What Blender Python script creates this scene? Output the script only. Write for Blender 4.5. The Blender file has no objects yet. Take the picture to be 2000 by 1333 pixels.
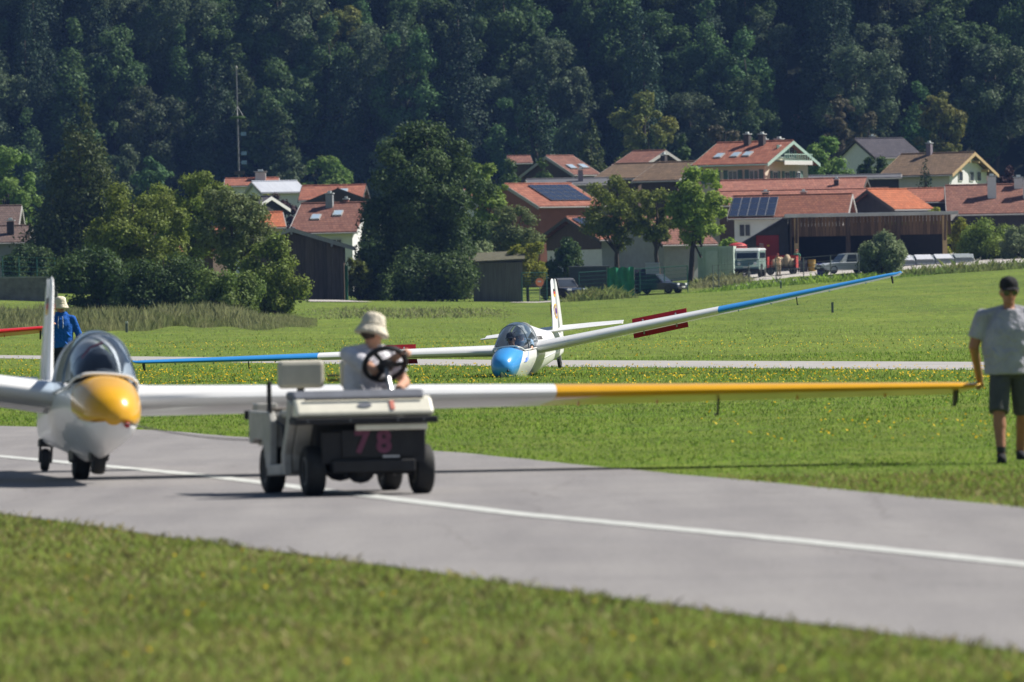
import bpy, bmesh, math, random
import numpy as np
from mathutils import Vector, Matrix, Euler
R = math.radians
SC = bpy.context.scene
COL = SC.collection
random.seed(7)

# ------------------------------------------------------------------ camera
F = 16000.0            # focal length in photo pixels (2000 px wide)
HC = 1.63              # camera height above the taxiway
ROLL, PITCH = R(1.1), math.atan(87.5 / F)
C_R = Vector((math.cos(ROLL), 0, -math.sin(ROLL)))
C_F = Vector((0, math.cos(PITCH), -math.sin(PITCH)))
C_U = C_R.cross(C_F).normalized()
C_R = C_F.cross(C_U).normalized()
cam_d = bpy.data.cameras.new('camera'); cam = bpy.data.objects.new('camera', cam_d); COL.objects.link(cam)
m = Matrix((C_R, C_U, -C_F)).transposed().to_4x4(); m.translation = (0, 0, HC); cam.matrix_world = m
cam_d.sensor_width = 36; cam_d.lens = F / 2000 * 36
cam_d.clip_start = 1; cam_d.clip_end = 6000
cam_d.dof.use_dof = True; cam_d.dof.focus_distance = 190; cam_d.dof.aperture_fstop = 6.2
SC.camera = cam

# ------------------------------------------------------------------ light
SUN = Vector((0.65, 0.24, 0.72)).normalized()
w = bpy.data.worlds.new('World'); SC.world = w; w.use_nodes = True
nt = w.node_tree; bg = nt.nodes['Background']; sky = nt.nodes.new('ShaderNodeTexSky')
sky.sky_type = 'NISHITA'; sky.sun_disc = False
sky.sun_elevation = math.asin(SUN.z); sky.sun_rotation = math.atan2(SUN.x, SUN.y)
sky.altitude = 600; sky.dust_density = 0.4
nt.links.new(sky.outputs[0], bg.inputs[0]); bg.inputs[1].default_value = 0.05
sl = bpy.data.lights.new('sun', 'SUN'); sl.energy = 5.0; sl.angle = R(0.5); sl.color = (1, 0.95, 0.86)
so = bpy.data.objects.new('sun', sl); COL.objects.link(so); so.rotation_euler = (-SUN).to_track_quat('-Z', 'Y').to_euler()
vs = SC.view_settings; vs.view_transform = 'Standard'; vs.look = 'None'; vs.gamma = 1; vs.exposure = 0.62; vs.use_curve_mapping = False
SC.cycles.use_denoising = True
SC.cycles.max_bounces = 8; SC.cycles.transparent_max_bounces = 12; SC.cycles.volume_bounces = 0
SC.cycles.sample_clamp_indirect = 4

# ------------------------------------------------------------------ pixel -> place
def ray(x, y): return C_F + C_R * ((x - 1000) / F) - C_U * ((y - 666.5) / F)
def P(x, y, Y):
    d = ray(x, y); d = d * (Y / d.y); return Vector((d.x, d.y, d.z + HC))
def G(x, y, z=0):
    d = ray(x, y); d = d * ((z - HC) / d.z); return Vector((d.x, d.y, d.z + HC))
def sstep(t): t = np.clip(t, 0, 1); return t * t * (3 - 2 * t)
ZB = ([-400, 0, 300, 600, 1050, 1400, 1600, 2000, 2500], [2.6, 2.3, 1.7, 1.65, 1.15, 1.7, 2.2, 2.9, 3.4])
def terr(X, Y):
    X = np.asarray(X, float); Y = np.asarray(Y, float)
    zb = np.interp(1000 + X * F / 600, *ZB)
    z = zb * sstep((Y - 330) / 270) + np.clip(Y - 600, 0, None) * 0.013
    z = z + .62 * sstep((Y - 598) / 13) * np.interp(1000 + X * F / 600, [1180, 1420, 1500, 2050, 2300], [.3, .75, 1, .9, .6])
    return z + np.clip(Y - 930, 0, 140) * 0.72
def tz(X, Y): return float(terr(X, Y))
def px(Y): return F / Y

# ------------------------------------------------------------------ materials
MATS = {}
def M(name, col=(.5, .5, .5), rough=.6, var=.12, scale=6.0, bump=0, metal=0, coat=0, spec=.4, rand=0, aniso=(1, 1, 1), dist=.02, col2=None, trans=0):
    if name in MATS: return MATS[name]
    mt = bpy.data.materials.new(name); mt.use_nodes = True; n = mt.node_tree.nodes; l = mt.node_tree.links
    b = n['Principled BSDF']; tc = n.new('ShaderNodeTexCoord'); mp = n.new('ShaderNodeMapping'); mp.inputs['Scale'].default_value = aniso
    l.new(tc.outputs['Object'], mp.inputs[0])
    no = n.new('ShaderNodeTexNoise'); no.inputs['Scale'].default_value = scale; no.inputs['Detail'].default_value = 6; no.inputs['Roughness'].default_value = .65
    l.new(mp.outputs[0], no.inputs['Vector'])
    rp = n.new('ShaderNodeValToRGB'); rp.color_ramp.elements[0].position = .3; rp.color_ramp.elements[1].position = .7
    c2 = col2 or tuple(min(1, c * (1 + var)) for c in col)
    rp.color_ramp.elements[0].color = (*[c * (1 - var) for c in col], 1); rp.color_ramp.elements[1].color = (*c2, 1)
    l.new(no.outputs[0], rp.inputs[0]); out = rp.outputs[0]
    if rand:
        oi = n.new('ShaderNodeObjectInfo') if rand > 0 else n.new('ShaderNodeNewGeometry')
        src = oi.outputs['Random'] if rand > 0 else oi.outputs['Random Per Island']
        hs = n.new('ShaderNodeHueSaturation'); mr = n.new('ShaderNodeMapRange')
        mr.inputs['To Min'].default_value = 1 - abs(rand); mr.inputs['To Max'].default_value = 1 + abs(rand)
        l.new(src, mr.inputs[0]); l.new(mr.outputs[0], hs.inputs['Value']); l.new(out, hs.inputs['Color']); out = hs.outputs[0]
    l.new(out, b.inputs['Base Color'])
    b.inputs['Roughness'].default_value = rough; b.inputs['Metallic'].default_value = metal
    b.inputs['Specular IOR Level'].default_value = spec; b.inputs['Coat Weight'].default_value = coat
    b.inputs['Coat Roughness'].default_value = .06
    if bump:
        bp = n.new('ShaderNodeBump'); bp.inputs['Strength'].default_value = bump; bp.inputs['Distance'].default_value = dist
        n2 = n.new('ShaderNodeTexNoise'); n2.inputs['Scale'].default_value = scale * 4; n2.inputs['Detail'].default_value = 4
        l.new(mp.outputs[0], n2.inputs['Vector']); l.new(n2.outputs[0], bp.inputs['Height']); l.new(bp.outputs[0], b.inputs['Normal'])
    MATS[name] = mt; return mt

def leafmat(name, col, col2, rand=.3, transl=.35, scale=.35, objrand=.2):
    if name in MATS: return MATS[name]
    mt = bpy.data.materials.new(name); mt.use_nodes = True; n = mt.node_tree.nodes; l = mt.node_tree.links
    n.remove(n['Principled BSDF']); o = n['Material Output']
    tc = n.new('ShaderNodeTexCoord'); no = n.new('ShaderNodeTexNoise'); no.inputs['Scale'].default_value = scale; no.inputs['Detail'].default_value = 3
    l.new(tc.outputs['Object'], no.inputs['Vector'])
    rp = n.new('ShaderNodeValToRGB'); rp.color_ramp.elements[0].position = .35; rp.color_ramp.elements[1].position = .65
    rp.color_ramp.elements[0].color = (*col, 1); rp.color_ramp.elements[1].color = (*col2, 1); l.new(no.outputs[0], rp.inputs[0])
    g = n.new('ShaderNodeNewGeometry'); oi = n.new('ShaderNodeObjectInfo')
    mr = n.new('ShaderNodeMapRange'); mr.inputs['To Min'].default_value = 1 - rand; mr.inputs['To Max'].default_value = 1 + rand
    l.new(g.outputs['Random Per Island'], mr.inputs[0])
    mr2 = n.new('ShaderNodeMapRange'); mr2.inputs['To Min'].default_value = 1 - objrand; mr2.inputs['To Max'].default_value = 1 + objrand
    l.new(oi.outputs['Random'], mr2.inputs[0])
    mu = n.new('ShaderNodeMath'); mu.operation = 'MULTIPLY'; l.new(mr.outputs[0], mu.inputs[0]); l.new(mr2.outputs[0], mu.inputs[1])
    mh = n.new('ShaderNodeMapRange'); mh.inputs['To Min'].default_value = .5 - .012 * objrand / .2; mh.inputs['To Max'].default_value = .5 + .018 * objrand / .2
    l.new(oi.outputs['Random'], mh.inputs[0])
    hs = n.new('ShaderNodeHueSaturation'); l.new(mu.outputs[0], hs.inputs['Value']); l.new(mh.outputs[0], hs.inputs['Hue']); l.new(rp.outputs[0], hs.inputs['Color'])
    d = n.new('ShaderNodeBsdfDiffuse'); t = n.new('ShaderNodeBsdfTranslucent'); gl = n.new('ShaderNodeBsdfGlossy'); gl.inputs['Roughness'].default_value = .6
    gl.inputs['Color'].default_value = (.9, .95, 1, 1)
    l.new(hs.outputs[0], d.inputs[0]); l.new(hs.outputs[0], t.inputs[0])
    mx = n.new('ShaderNodeMixShader'); mx.inputs[0].default_value = transl; l.new(d.outputs[0], mx.inputs[1]); l.new(t.outputs[0], mx.inputs[2])
    m2 = n.new('ShaderNodeMixShader'); m2.inputs[0].default_value = .012; l.new(mx.outputs[0], m2.inputs[1]); l.new(gl.outputs[0], m2.inputs[2])
    l.new(m2.outputs[0], o.inputs[0]); MATS[name] = mt; return mt

def glassmat(name, tint=(.8, .87, .93), refl=1.0):
    if name in MATS: return MATS[name]
    mt = bpy.data.materials.new(name); mt.use_nodes = True; n = mt.node_tree.nodes; l = mt.node_tree.links
    n.remove(n['Principled BSDF']); o = n['Material Output']
    no = n.new('ShaderNodeTexNoise'); no.inputs['Scale'].default_value = 3
    rp = n.new('ShaderNodeValToRGB'); rp.color_ramp.elements[0].color = (*[c * .93 for c in tint], 1); rp.color_ramp.elements[1].color = (*tint, 1); l.new(no.outputs[0], rp.inputs[0])
    t = n.new('ShaderNodeBsdfTransparent'); l.new(rp.outputs[0], t.inputs[0])
    g = n.new('ShaderNodeBsdfGlossy'); g.inputs['Roughness'].default_value = .02
    f = n.new('ShaderNodeFresnel'); f.inputs[0].default_value = 1.5
    mu = n.new('ShaderNodeMath'); mu.operation = 'MULTIPLY'; mu.inputs[1].default_value = refl; l.new(f.outputs[0], mu.inputs[0])
    mx = n.new('ShaderNodeMixShader'); l.new(mu.outputs[0], mx.inputs[0]); l.new(t.outputs[0], mx.inputs[1]); l.new(g.outputs[0], mx.inputs[2])
    l.new(mx.outputs[0], o.inputs[0]); MATS[name] = mt; return mt

# ------------------------------------------------------------------ mesh helpers
class MB:
    def __init__(s): s.v = []; s.f = []
    def add(s, vs, fs):
        o = len(s.v); s.v += [tuple(v) for v in vs]; s.f += [tuple(i + o for i in f) for f in fs]; return s
    def box(s, c, d, rot=None, taper=(1, 1)):
        hx, hy, hz = d[0] / 2, d[1] / 2, d[2] / 2; c = Vector(c)
        vs = [Vector((x * hx * (taper[0] if z > 0 else 1), y * hy * (taper[1] if z > 0 else 1), z * hz)) for z in (-1, 1) for x, y in ((-1, -1), (1, -1), (1, 1), (-1, 1))]
        if rot is not None: vs = [rot @ v for v in vs]
        return s.add([v + c for v in vs], [(3, 2, 1, 0), (4, 5, 6, 7), (0, 1, 5, 4), (1, 2, 6, 5), (2, 3, 7, 6), (3, 0, 4, 7)])
    def loft(s, secs, cap=True, closed=True):
        n = len(secs[0]); o = []
        vs = [v for q in secs for v in q]; fs = []
        for i in range(len(secs) - 1):
            for j in range(n if closed else n - 1):
                k = (j + 1) % n; fs.append((i * n + j, i * n + k, (i + 1) * n + k, (i + 1) * n + j))
        if cap and closed: fs.append(tuple(range(n - 1, -1, -1))); fs.append(tuple((len(secs) - 1) * n + j for j in range(n)))
        return s.add(vs, fs)
    def tube(s, path, rad, n=8, cap=True):
        path = [Vector(p) for p in path]; rad = rad if isinstance(rad, (list, tuple)) else [rad] * len(path); secs = []
        up = None
        for i, p in enumerate(path):
            t = (path[min(i + 1, len(path) - 1)] - path[max(i - 1, 0)])
            if t.length < 1e-9: t = Vector((0, 0, 1))
            t.normalize()
            if up is None: up = Vector((0, 0, 1)) if abs(t.z) < .9 else Vector((1, 0, 0))
            a = (up - t * up.dot(t)).normalized(); b = t.cross(a); up = a
            secs.append([p + (a * math.cos(q) + b * math.sin(q)) * rad[i] for q in [2 * math.pi * k / n for k in range(n)]])
        return s.loft(secs, cap)
    def lathe(s, prof, c=(0, 0, 0), n=24, M_=None, sx=1, sy=1, cap=True):
        c = Vector(c); secs = []
        for r, z in prof:
            q = [Vector((r * sx * math.cos(a), r * sy * math.sin(a), z)) for a in [2 * math.pi * k / n for k in range(n)]]
            if M_ is not None: q = [M_ @ v for v in q]
            secs.append([v + c for v in q])
        return s.loft(secs, cap)
    def prism(s, pts, a, b):          # polygon pts (3D) extruded from offset vector a to b
        a, b = Vector(a), Vector(b); return s.loft([[Vector(p) + a for p in pts], [Vector(p) + b for p in pts]])
    def ell(s, c, r, n=12, m_=8, rot=None):
        secs = []
        c = Vector(c)
        for i in range(m_ + 1):
            t = math.pi * (i + .001 if i == 0 else (i - .001 if i == m_ else i)) / m_
            q = [Vector((r[0] * math.sin(t) * math.cos(a), r[1] * math.sin(t) * math.sin(a), -r[2] * math.cos(t))) for a in [2 * math.pi * k / n for k in range(n)]]
            if rot is not None: q = [rot @ v for v in q]
            secs.append([v + c for v in q])
        return s.loft(secs, True)
    def cap(s, p0, r0, p1, r1, n=10):     # tapered capsule
        p0, p1 = Vector(p0), Vector(p1); d = p1 - p0; L = d.length; d.normalize()
        path = []; rad = []
        for k in range(4): a = math.pi / 2 * (1 - k / 3.999); path.append(p0 - d * r0 * math.sin(a)); rad.append(max(1e-3, r0 * math.cos(a)))
        for k in range(4): a = math.pi / 2 * (k + .0005) / 3.3 if k < 3 else math.pi / 2 * .98; path.append(p1 + d * r1 * math.sin(a)); rad.append(max(1e-3, r1 * math.cos(a)))
        return s.tube(path, rad, n)
    def mesh(s, name, mat, smooth=False, sharp=None):
        me = bpy.data.meshes.new(name); me.from_pydata(s.v, [], s.f); me.validate()
        bm = bmesh.new(); bm.from_mesh(me); bmesh.ops.recalc_face_normals(bm, faces=bm.faces); bm.to_mesh(me); bm.free()
        if smooth:
            me.polygons.foreach_set('use_smooth', [True] * len(me.polygons))
            if sharp: me.set_sharp_from_angle(angle=R(sharp))
        if mat: me.materials.append(mat)
        return me
    def build(s, name, mat, parent=None, smooth=False, sharp=35, bevel=0, label=None, subs=0):
        o = bpy.data.objects.new(name, s.mesh(name, mat, smooth, sharp)); COL.objects.link(o); o.parent = parent
        if bevel or subs:
            if bevel:
                md = o.modifiers.new('bevel', 'BEVEL'); md.width = bevel; md.segments = 2; md.limit_method = 'ANGLE'; md.angle_limit = R(40)
            bake(o)
        if label: o['label'] = label
        return o

def bake(o):
    dg = bpy.context.evaluated_depsgraph_get(); dg.update()
    me = bpy.data.meshes.new_from_object(o.evaluated_get(dg)); mats = list(o.data.materials); old = o.data
    o.modifiers.clear(); o.data = me; me.name = old.name
    if not me.materials:
        for mt in mats: me.materials.append(mt)
    bpy.data.meshes.remove(old); return o

def thing(name, label, cat, loc=(0, 0, 0), rotz=0, group=None, mat=None):
    o = bpy.data.objects.new(name, None); COL.objects.link(o); o.empty_display_size = .3
    if mat is not None: o.matrix_world = mat
    else: o.location = loc; o.rotation_euler = (0, 0, rotz)
    return tag(o, label, cat, group)
def tag(o, label=None, cat=None, group=None, kind=None):
    if label: o['label'] = label
    if cat: o['category'] = cat
    if group: o['group'] = group
    if kind: o['kind'] = kind
    return o
def instance(src, name, parent):
    o = bpy.data.objects.new(name, src.data); COL.objects.link(o); o.parent = parent; return o
def npmesh(name, V, Fc, mat, nper=4):
    me = bpy.data.meshes.new(name); nv, nf = len(V), len(Fc)
    me.vertices.add(nv); me.vertices.foreach_set('co', np.asarray(V, np.float32).ravel())
    me.loops.add(nf * nper); me.loops.foreach_set('vertex_index', np.asarray(Fc, np.int32).ravel())
    me.polygons.add(nf); me.polygons.foreach_set('loop_start', np.arange(nf, dtype=np.int32) * nper)
    me.update(calc_edges=True)
    me.materials.append(mat); return me
def textmesh(txt, size, name, mat, parent, M_, depth=.004, bold=0):
    c = bpy.data.curves.new('txt', 'FONT'); c.body = txt; c.size = size; c.extrude = depth; c.align_x = 'CENTER'; c.align_y = 'CENTER'; c.offset = bold
    t = bpy.data.objects.new('txt', c); COL.objects.link(t); dg = bpy.context.evaluated_depsgraph_get(); dg.update()
    me = bpy.data.meshes.new_from_object(t.evaluated_get(dg)); bpy.data.objects.remove(t)
    me.materials.clear(); me.materials.append(mat); me.transform(M_)
    o = bpy.data.objects.new(name, me); COL.objects.link(o); o.parent = parent; return o
GOLD = M('flag_gold', (.75, .45, .03), .5, .05); FRED = M('flag_red', (.6, .03, .02), .5, .05); PURP = M('emblem_purple', (.10, .04, .28), .5, .05); LBLUE = M('logo_blue', (.10, .22, .72), .5, .05)
BLACKP = M('black_plastic', (.02, .02, .022), .5, .2, 10)
# ================================================================== the setting
def gridsheet(name, xs, ys, zf, mat):
    X, Y = np.meshgrid(xs, ys); Z = zf(X, Y); V = np.stack([X, Y, Z], -1).reshape(-1, 3)
    nx = len(xs); i = np.arange(len(ys) - 1)[:, None] * nx + np.arange(nx - 1)[None, :]
    Fc = np.stack([i, i + 1, i + nx + 1, i + nx], -1).reshape(-1, 4)
    me = npmesh(name, V, Fc, mat); me.polygons.foreach_set('use_smooth', [True] * len(me.polygons))
    o = bpy.data.objects.new(name, me); COL.objects.link(o); o['kind'] = 'structure'; return o

def groundmat():
    mt = bpy.data.materials.new('meadow'); mt.use_nodes = True; n = mt.node_tree.nodes; l = mt.node_tree.links; b = n['Principled BSDF']
    tc = n.new('ShaderNodeTexCoord')
    def noise(s, d=5): q = n.new('ShaderNodeTexNoise'); q.inputs['Scale'].default_value = s; q.inputs['Detail'].default_value = d; q.inputs['Roughness'].default_value = .7; l.new(tc.outputs['Object'], q.inputs['Vector']); return q
    def ramp(src, a, bb, p=.35, q=.65): r = n.new('ShaderNodeValToRGB'); e = r.color_ramp.elements; e[0].position = p; e[1].position = q; e[0].color = (*a, 1); e[1].color = (*bb, 1); l.new(src, r.inputs[0]); return r
    fine = ramp(noise(9, 6).outputs[0], (.07, .125, .018), (.145, .23, .038)); mid = ramp(noise(.22, 7).outputs[0], (.19, .20, .05), (.115, .185, .028))
    mx = n.new('ShaderNodeMix'); mx.data_type = 'RGBA'; mx.inputs[0].default_value = .5; l.new(fine.outputs[0], mx.inputs['A']); l.new(mid.outputs[0], mx.inputs['B'])
    prev = mx.outputs['Result']
    for sc_, s_, lo, hi in (((.012, .05, 1), 1.0, (.80, .80, .82), (1.12, 1.08, 1.02)), ((.22, .018, 1), 1.0, (.84, .86, .88), (1.14, 1.1, 1.05)), ((1, .25, 1), 2.2, (.72, .75, .75), (1.25, 1.2, 1.15))):
        mp = n.new('ShaderNodeMapping'); mp.inputs['Scale'].default_value = sc_; mp.inputs['Rotation'].default_value = (0, 0, R(7)); l.new(tc.outputs['Object'], mp.inputs[0]); q = noise(s_, 6); l.new(mp.outputs[0], q.inputs['Vector']); rr = ramp(q.outputs[0], lo, hi, .36, .64)
        m2 = n.new('ShaderNodeMix'); m2.data_type = 'RGBA'; m2.blend_type = 'MULTIPLY'; m2.inputs[0].default_value = 1; l.new(prev, m2.inputs['A']); l.new(rr.outputs[0], m2.inputs['B']); prev = m2.outputs['Result']
    l.new(prev, b.inputs['Base Color']); b.inputs['Roughness'].default_value = .9; b.inputs['Specular IOR Level'].default_value = .1
    bp = n.new('ShaderNodeBump'); bp.inputs['Strength'].default_value = .8; bp.inputs['Distance'].default_value = .05; l.new(noise(14).outputs[0], bp.inputs['Height']); l.new(bp.outputs[0], b.inputs['Normal'])
    return mt
xs = np.concatenate([[-900, -600, -400, -250, -170, -120], np.arange(-90, 91, 3.0), [120, 170, 250, 400, 600, 900]])
ys = np.concatenate([[-200, -60], np.arange(0, 300, 25), np.arange(300, 930, 6), [930]])
MEADOW = groundmat()
ground = gridsheet('ground', xs, ys, terr, MEADOW)
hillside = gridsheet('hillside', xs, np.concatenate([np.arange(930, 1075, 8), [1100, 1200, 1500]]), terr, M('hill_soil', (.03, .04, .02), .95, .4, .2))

# taxiway (asphalt) : edges measured on the ground plane
RN = [G(-900, 905), G(0, 1004), G(700, 1100), G(1400, 1196), G(2000, 1276), G(2500, 1345)]
RF = [G(-200, 823), G(0, 833), G(290, 841), G(900, 886), G(1500, 944), G(2000, 994), G(2500, 1048)]
for pl in (RN, RF):
    pl.insert(0, pl[0] + (pl[0] - pl[2]).normalized() * 60); pl.append(pl[-1] + (pl[-1] - pl[-3]).normalized() * 14)
def edge_x(pl, Y):
    q = sorted([(p.y, p.x) for p in pl]); return np.interp(Y, [a for a, _ in q], [b for _, b in q])
rng = np.random.default_rng(3)
Yr = np.linspace(26, 190, 330)
def road_sheet():
    V = []; Fc = []; nn = 10
    jn = np.convolve(rng.normal(0, .05, len(Yr) + 8), np.ones(5) / 5, 'same')[:len(Yr)]; jf = np.convolve(rng.normal(0, .06, len(Yr) + 8), np.ones(5) / 5, 'same')[:len(Yr)]
    xn = edge_x(RN, Yr) + jn; xf = edge_x(RF, Yr) + jf
    for i in range(len(Yr)):
        for k in range(nn + 1): V.append((xn[i] + (xf[i] - xn[i]) * k / nn, Yr[i], .006))
    for i in range(len(Yr) - 1):
        for k in range(nn): a = i * (nn + 1) + k; Fc.append((a, a + 1, a + nn + 2, a + nn + 1))
    return np.array(V), np.array(Fc)
def asphalt():
    mt = bpy.data.materials.new('asphalt'); mt.use_nodes = True; n = mt.node_tree.nodes; l = mt.node_tree.links; b = n['Principled BSDF']
    tc = n.new('ShaderNodeTexCoord')
    def noise(s, d=4, sc=None):
        q = n.new('ShaderNodeTexNoise'); q.inputs['Scale'].default_value = s; q.inputs['Detail'].default_value = d; src = tc.outputs['Object']
        if sc: mp = n.new('ShaderNodeMapping'); mp.inputs['Scale'].default_value = sc; mp.inputs['Rotation'].default_value = (0, 0, R(-12)); l.new(src, mp.inputs[0]); src = mp.outputs[0]
        l.new(src, q.inputs['Vector']); return q
    def ramp(src, a, bb, p=.3, q=.7): r = n.new('ShaderNodeValToRGB'); e = r.color_ramp.elements; e[0].position = p; e[1].position = q; e[0].color = (*a, 1); e[1].color = (*bb, 1); l.new(src, r.inputs[0]); return r
    a = ramp(noise(45, 6).outputs[0], (.172, .165, .166), (.295, .283, .282)); c = ramp(noise(1.0, 5, (1.6, .12, 1)).outputs[0], (.84, .83, .84), (1.06, 1.05, 1.04))
    s = ramp(noise(.5, 4).outputs[0], (.92, .92, .93), (1.04, 1.04, 1.03))
    vo = n.new('ShaderNodeTexVoronoi'); vo.feature = 'DISTANCE_TO_EDGE'; vo.inputs['Scale'].default_value = .33; mp = n.new('ShaderNodeMapping'); mp.inputs['Scale'].default_value = (1, .55, 1)
    nz = noise(2.5, 4); ad = n.new('ShaderNodeVectorMath'); ad.operation = 'MULTIPLY_ADD'; ad.inputs[1].default_value = (.35, .35, 0); l.new(nz.outputs['Color'], ad.inputs[0]); l.new(tc.outputs['Object'], ad.inputs[2])
    l.new(ad.outputs[0], mp.inputs[0]); l.new(mp.outputs[0], vo.inputs['Vector'])
    ck = ramp(vo.outputs['Distance'], (.72, .7, .7), (1, 1, 1), .0, .005)
    prev = a.outputs[0]
    for q in (c, s, ck):
        mx = n.new('ShaderNodeMix'); mx.data_type = 'RGBA'; mx.blend_type = 'MULTIPLY'; mx.inputs[0].default_value = 1; l.new(prev, mx.inputs['A']); l.new(q.outputs[0], mx.inputs['B']); prev = mx.outputs['Result']
    l.new(prev, b.inputs['Base Color']); b.inputs['Roughness'].default_value = .85; b.inputs['Specular IOR Level'].default_value = .25
    bp = n.new('ShaderNodeBump'); bp.inputs['Strength'].default_value = .35; bp.inputs['Distance'].default_value = .006; l.new(noise(90, 3).outputs[0], bp.inputs['Height']); l.new(bp.outputs[0], b.inputs['Normal'])
    return mt
ASPH = asphalt()
V, Fc = road_sheet(); o = bpy.data.objects.new('taxiway', npmesh('taxiway', V, Fc, ASPH)); COL.objects.link(o); tag(o, kind='structure')
# painted line
LN = [G(-300, 872), G(0, 893), G(400, 931), G(720, 971), G(1000, 1005), G(1500, 1053), G(2000, 1105), G(2500, 1165)]
LN.insert(0, LN[0] + (LN[0] - LN[2]).normalized() * 50); LN.append(LN[-1] + (LN[-1] - LN[-3]).normalized() * 10)
V = []; Fc = []; Yl = np.linspace(30, 150, 240)
for i, Y in enumerate(Yl):
    x = float(edge_x(LN, Y)); j = rng.normal(0, .006, 2); V += [(x - .115 + j[0], Y, .011), (x + .115 + j[1], Y, .011)]
    if i: Fc.append((2 * i - 2, 2 * i - 1, 2 * i + 1, 2 * i))
PAINT = M('road_paint', (.47, .48, .46), .75, .3, 9, bump=.2)
o = bpy.data.objects.new('painted_line', npmesh('painted_line', np.array(V), np.array(Fc), PAINT)); COL.objects.link(o); tag(o, kind='structure')
# the far runway strip
SN = [G(-300, 700), G(0, 700.5), G(600, 711), G(1000, 716.5), G(2000, 724), G(2500, 729)]
SF = [G(-300, 694), G(0, 694.5), G(600, 700), G(1000, 704), G(2000, 708), G(2500, 711)]
V = []; Fc = []; lerp = lambda a, b, t: a + (b - a) * t
NS = 60
for i in range(NS + 1):
    t = i / NS * (len(SN) - 1); k = min(int(t), len(SN) - 2)
    for pl in (SN, SF): p = lerp(pl[k], pl[k + 1], t - k); V.append((p.x, p.y, .006))
    if i: Fc.append((2 * i - 2, 2 * i - 1, 2 * i + 1, 2 * i))
o = bpy.data.objects.new('runway_strip', npmesh('runway_strip', np.array(V), np.array(Fc), M('concrete', (.33, .315, .305), .85, .15, .6))); COL.objects.link(o); tag(o, kind='structure')
# gravel yard and tracks
GRAV = M('gravel', (.40, .37, .34), .9, .2, 3, bump=.4)
def patch(name, pts, Y0, Y1, mat=GRAV, dz=.05):
    ys_ = np.linspace(Y0, Y1, 12); V = []; Fc = []
    for i, Y in enumerate(ys_):
        t = (Y - Y0) / (Y1 - Y0); xa = pts[0] + (pts[2] - pts[0]) * t; xb = pts[1] + (pts[3] - pts[1]) * t
        for k in range(9):
            X = (xa + (xb - xa) * k / 8 - 1000) / F * Y + (rng.normal(0, .25) if k in (0, 8) else 0); V.append((X, Y, tz(X, Y) + dz))
        if i:
            for k in range(8): a = (i - 1) * 9 + k; Fc.append((a, a + 1, a + 10, a + 9))
    o = bpy.data.objects.new(name, npmesh(name, np.array(V), np.array(Fc), mat)); COL.objects.link(o); tag(o, kind='structure')
patch('gravel_yard', (1440, 2150, 1400, 2200), 603, 700)
patch('gravel_track', (990, 1110, 1060, 1125), 566, 600)
patch('gravel_path', (600, 730, 590, 650), 556, 590)

# ------------------------------------------------------------------ grass
def blades(name, X, Y, h, wd, mat, lean=.5, seed=1, z0=-.01, bend=True):
    r = np.random.default_rng(seed); n = len(X); Z = terr(X, Y) + z0
    a = r.uniform(0, 2 * np.pi, n); la = r.uniform(0, 2 * np.pi, n); ln = r.uniform(0, lean, n) * h
    dx, dy = np.cos(a) * wd / 2, np.sin(a) * wd / 2; b = np.stack([X, Y, Z], -1); s = np.stack([dx, dy, 0 * dx], -1)
    tip = b + np.stack([np.cos(la) * ln, np.sin(la) * ln, h], -1); mid = b + np.stack([np.cos(la) * ln * .3, np.sin(la) * ln * .3, h * .6], -1)
    V = np.stack([b - s, b + s, tip + s * .15, mid - s * .75], 1).reshape(-1, 3)
    Fc = (np.arange(n)[:, None] * 4 + np.arange(4)[None, :])
    o = bpy.data.objects.new(name, npmesh(name, V, Fc, mat, 4)); COL.objects.link(o); return o
def offroad(X, Y, m_=.02):
    j = .05 * np.sin(X * 7 + Y * 3) + .04 * np.sin(Y * 11)
    on = (X > edge_x(RN, Y) + m_ + j) & (X < edge_x(RF, Y) - m_ + j)
    q = sorted([(p.x, p.y) for p in SN]); s0 = np.interp(X, [a for a, _ in q], [b for _, b in q]); q = sorted([(p.x, p.y) for p in SF]); s1 = np.interp(X, [a for a, _ in q], [b for _, b in q])
    return ~on & ~((Y > s0 + 1) & (Y < s1 + .3))
def scatter(n, y0, y1, power=1.0, margin=1.3, seed=5):
    r = np.random.default_rng(seed); u = r.random(n); Y = y0 * (y1 / y0) ** u if power == 0 else y0 + (y1 - y0) * u ** power
    X = r.uniform(-1, 1, n) * (Y * 1000 / F * margin + .3); k = offroad(X, Y); return X[k], Y[k]
def clump(X, Y, s=1.0): return .5 + .5 * (np.sin(X * 2.1 * s + 1.3 * np.sin(Y * .9 * s)) * np.sin(Y * 1.3 * s + 1.7 * np.sin(X * 1.1 * s)))
GR = leafmat('grass_blades', (.24, .27, .06), (.18, .235, .045), .5, .55, .5, 0)
GR2 = leafmat('meadow_blades', (.15, .255, .036), (.19, .275, .045), .38, .65, .15, 0)
GR3 = leafmat('far_blades', (.205, .31, .055), (.25, .335, .07), .45, .72, .03, 0)
GRD = leafmat('dry_blades', (.30, .25, .11), (.22, .20, .08), .4, .3, .5, 0)
r = np.random.default_rng(11)
X, Y = scatter(250000, 30, 72, 1.0, seed=21); c = clump(X, Y) ** 1.5; k = r.random(len(X)) < .35 + .65 * clump(X, Y, 2.3); X, Y, c = X[k], Y[k], c[k]
o = blades('foreground_grass', X, Y, .008 + .02 * c + r.random(len(X)) * .025, .006 + r.random(len(X)) * .005, GR, .9, 2); tag(o, 'short mown grass in front of the taxiway', 'grass', kind='stuff')
X, Y = scatter(38000, 30, 72, 1.0, seed=22)
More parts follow.
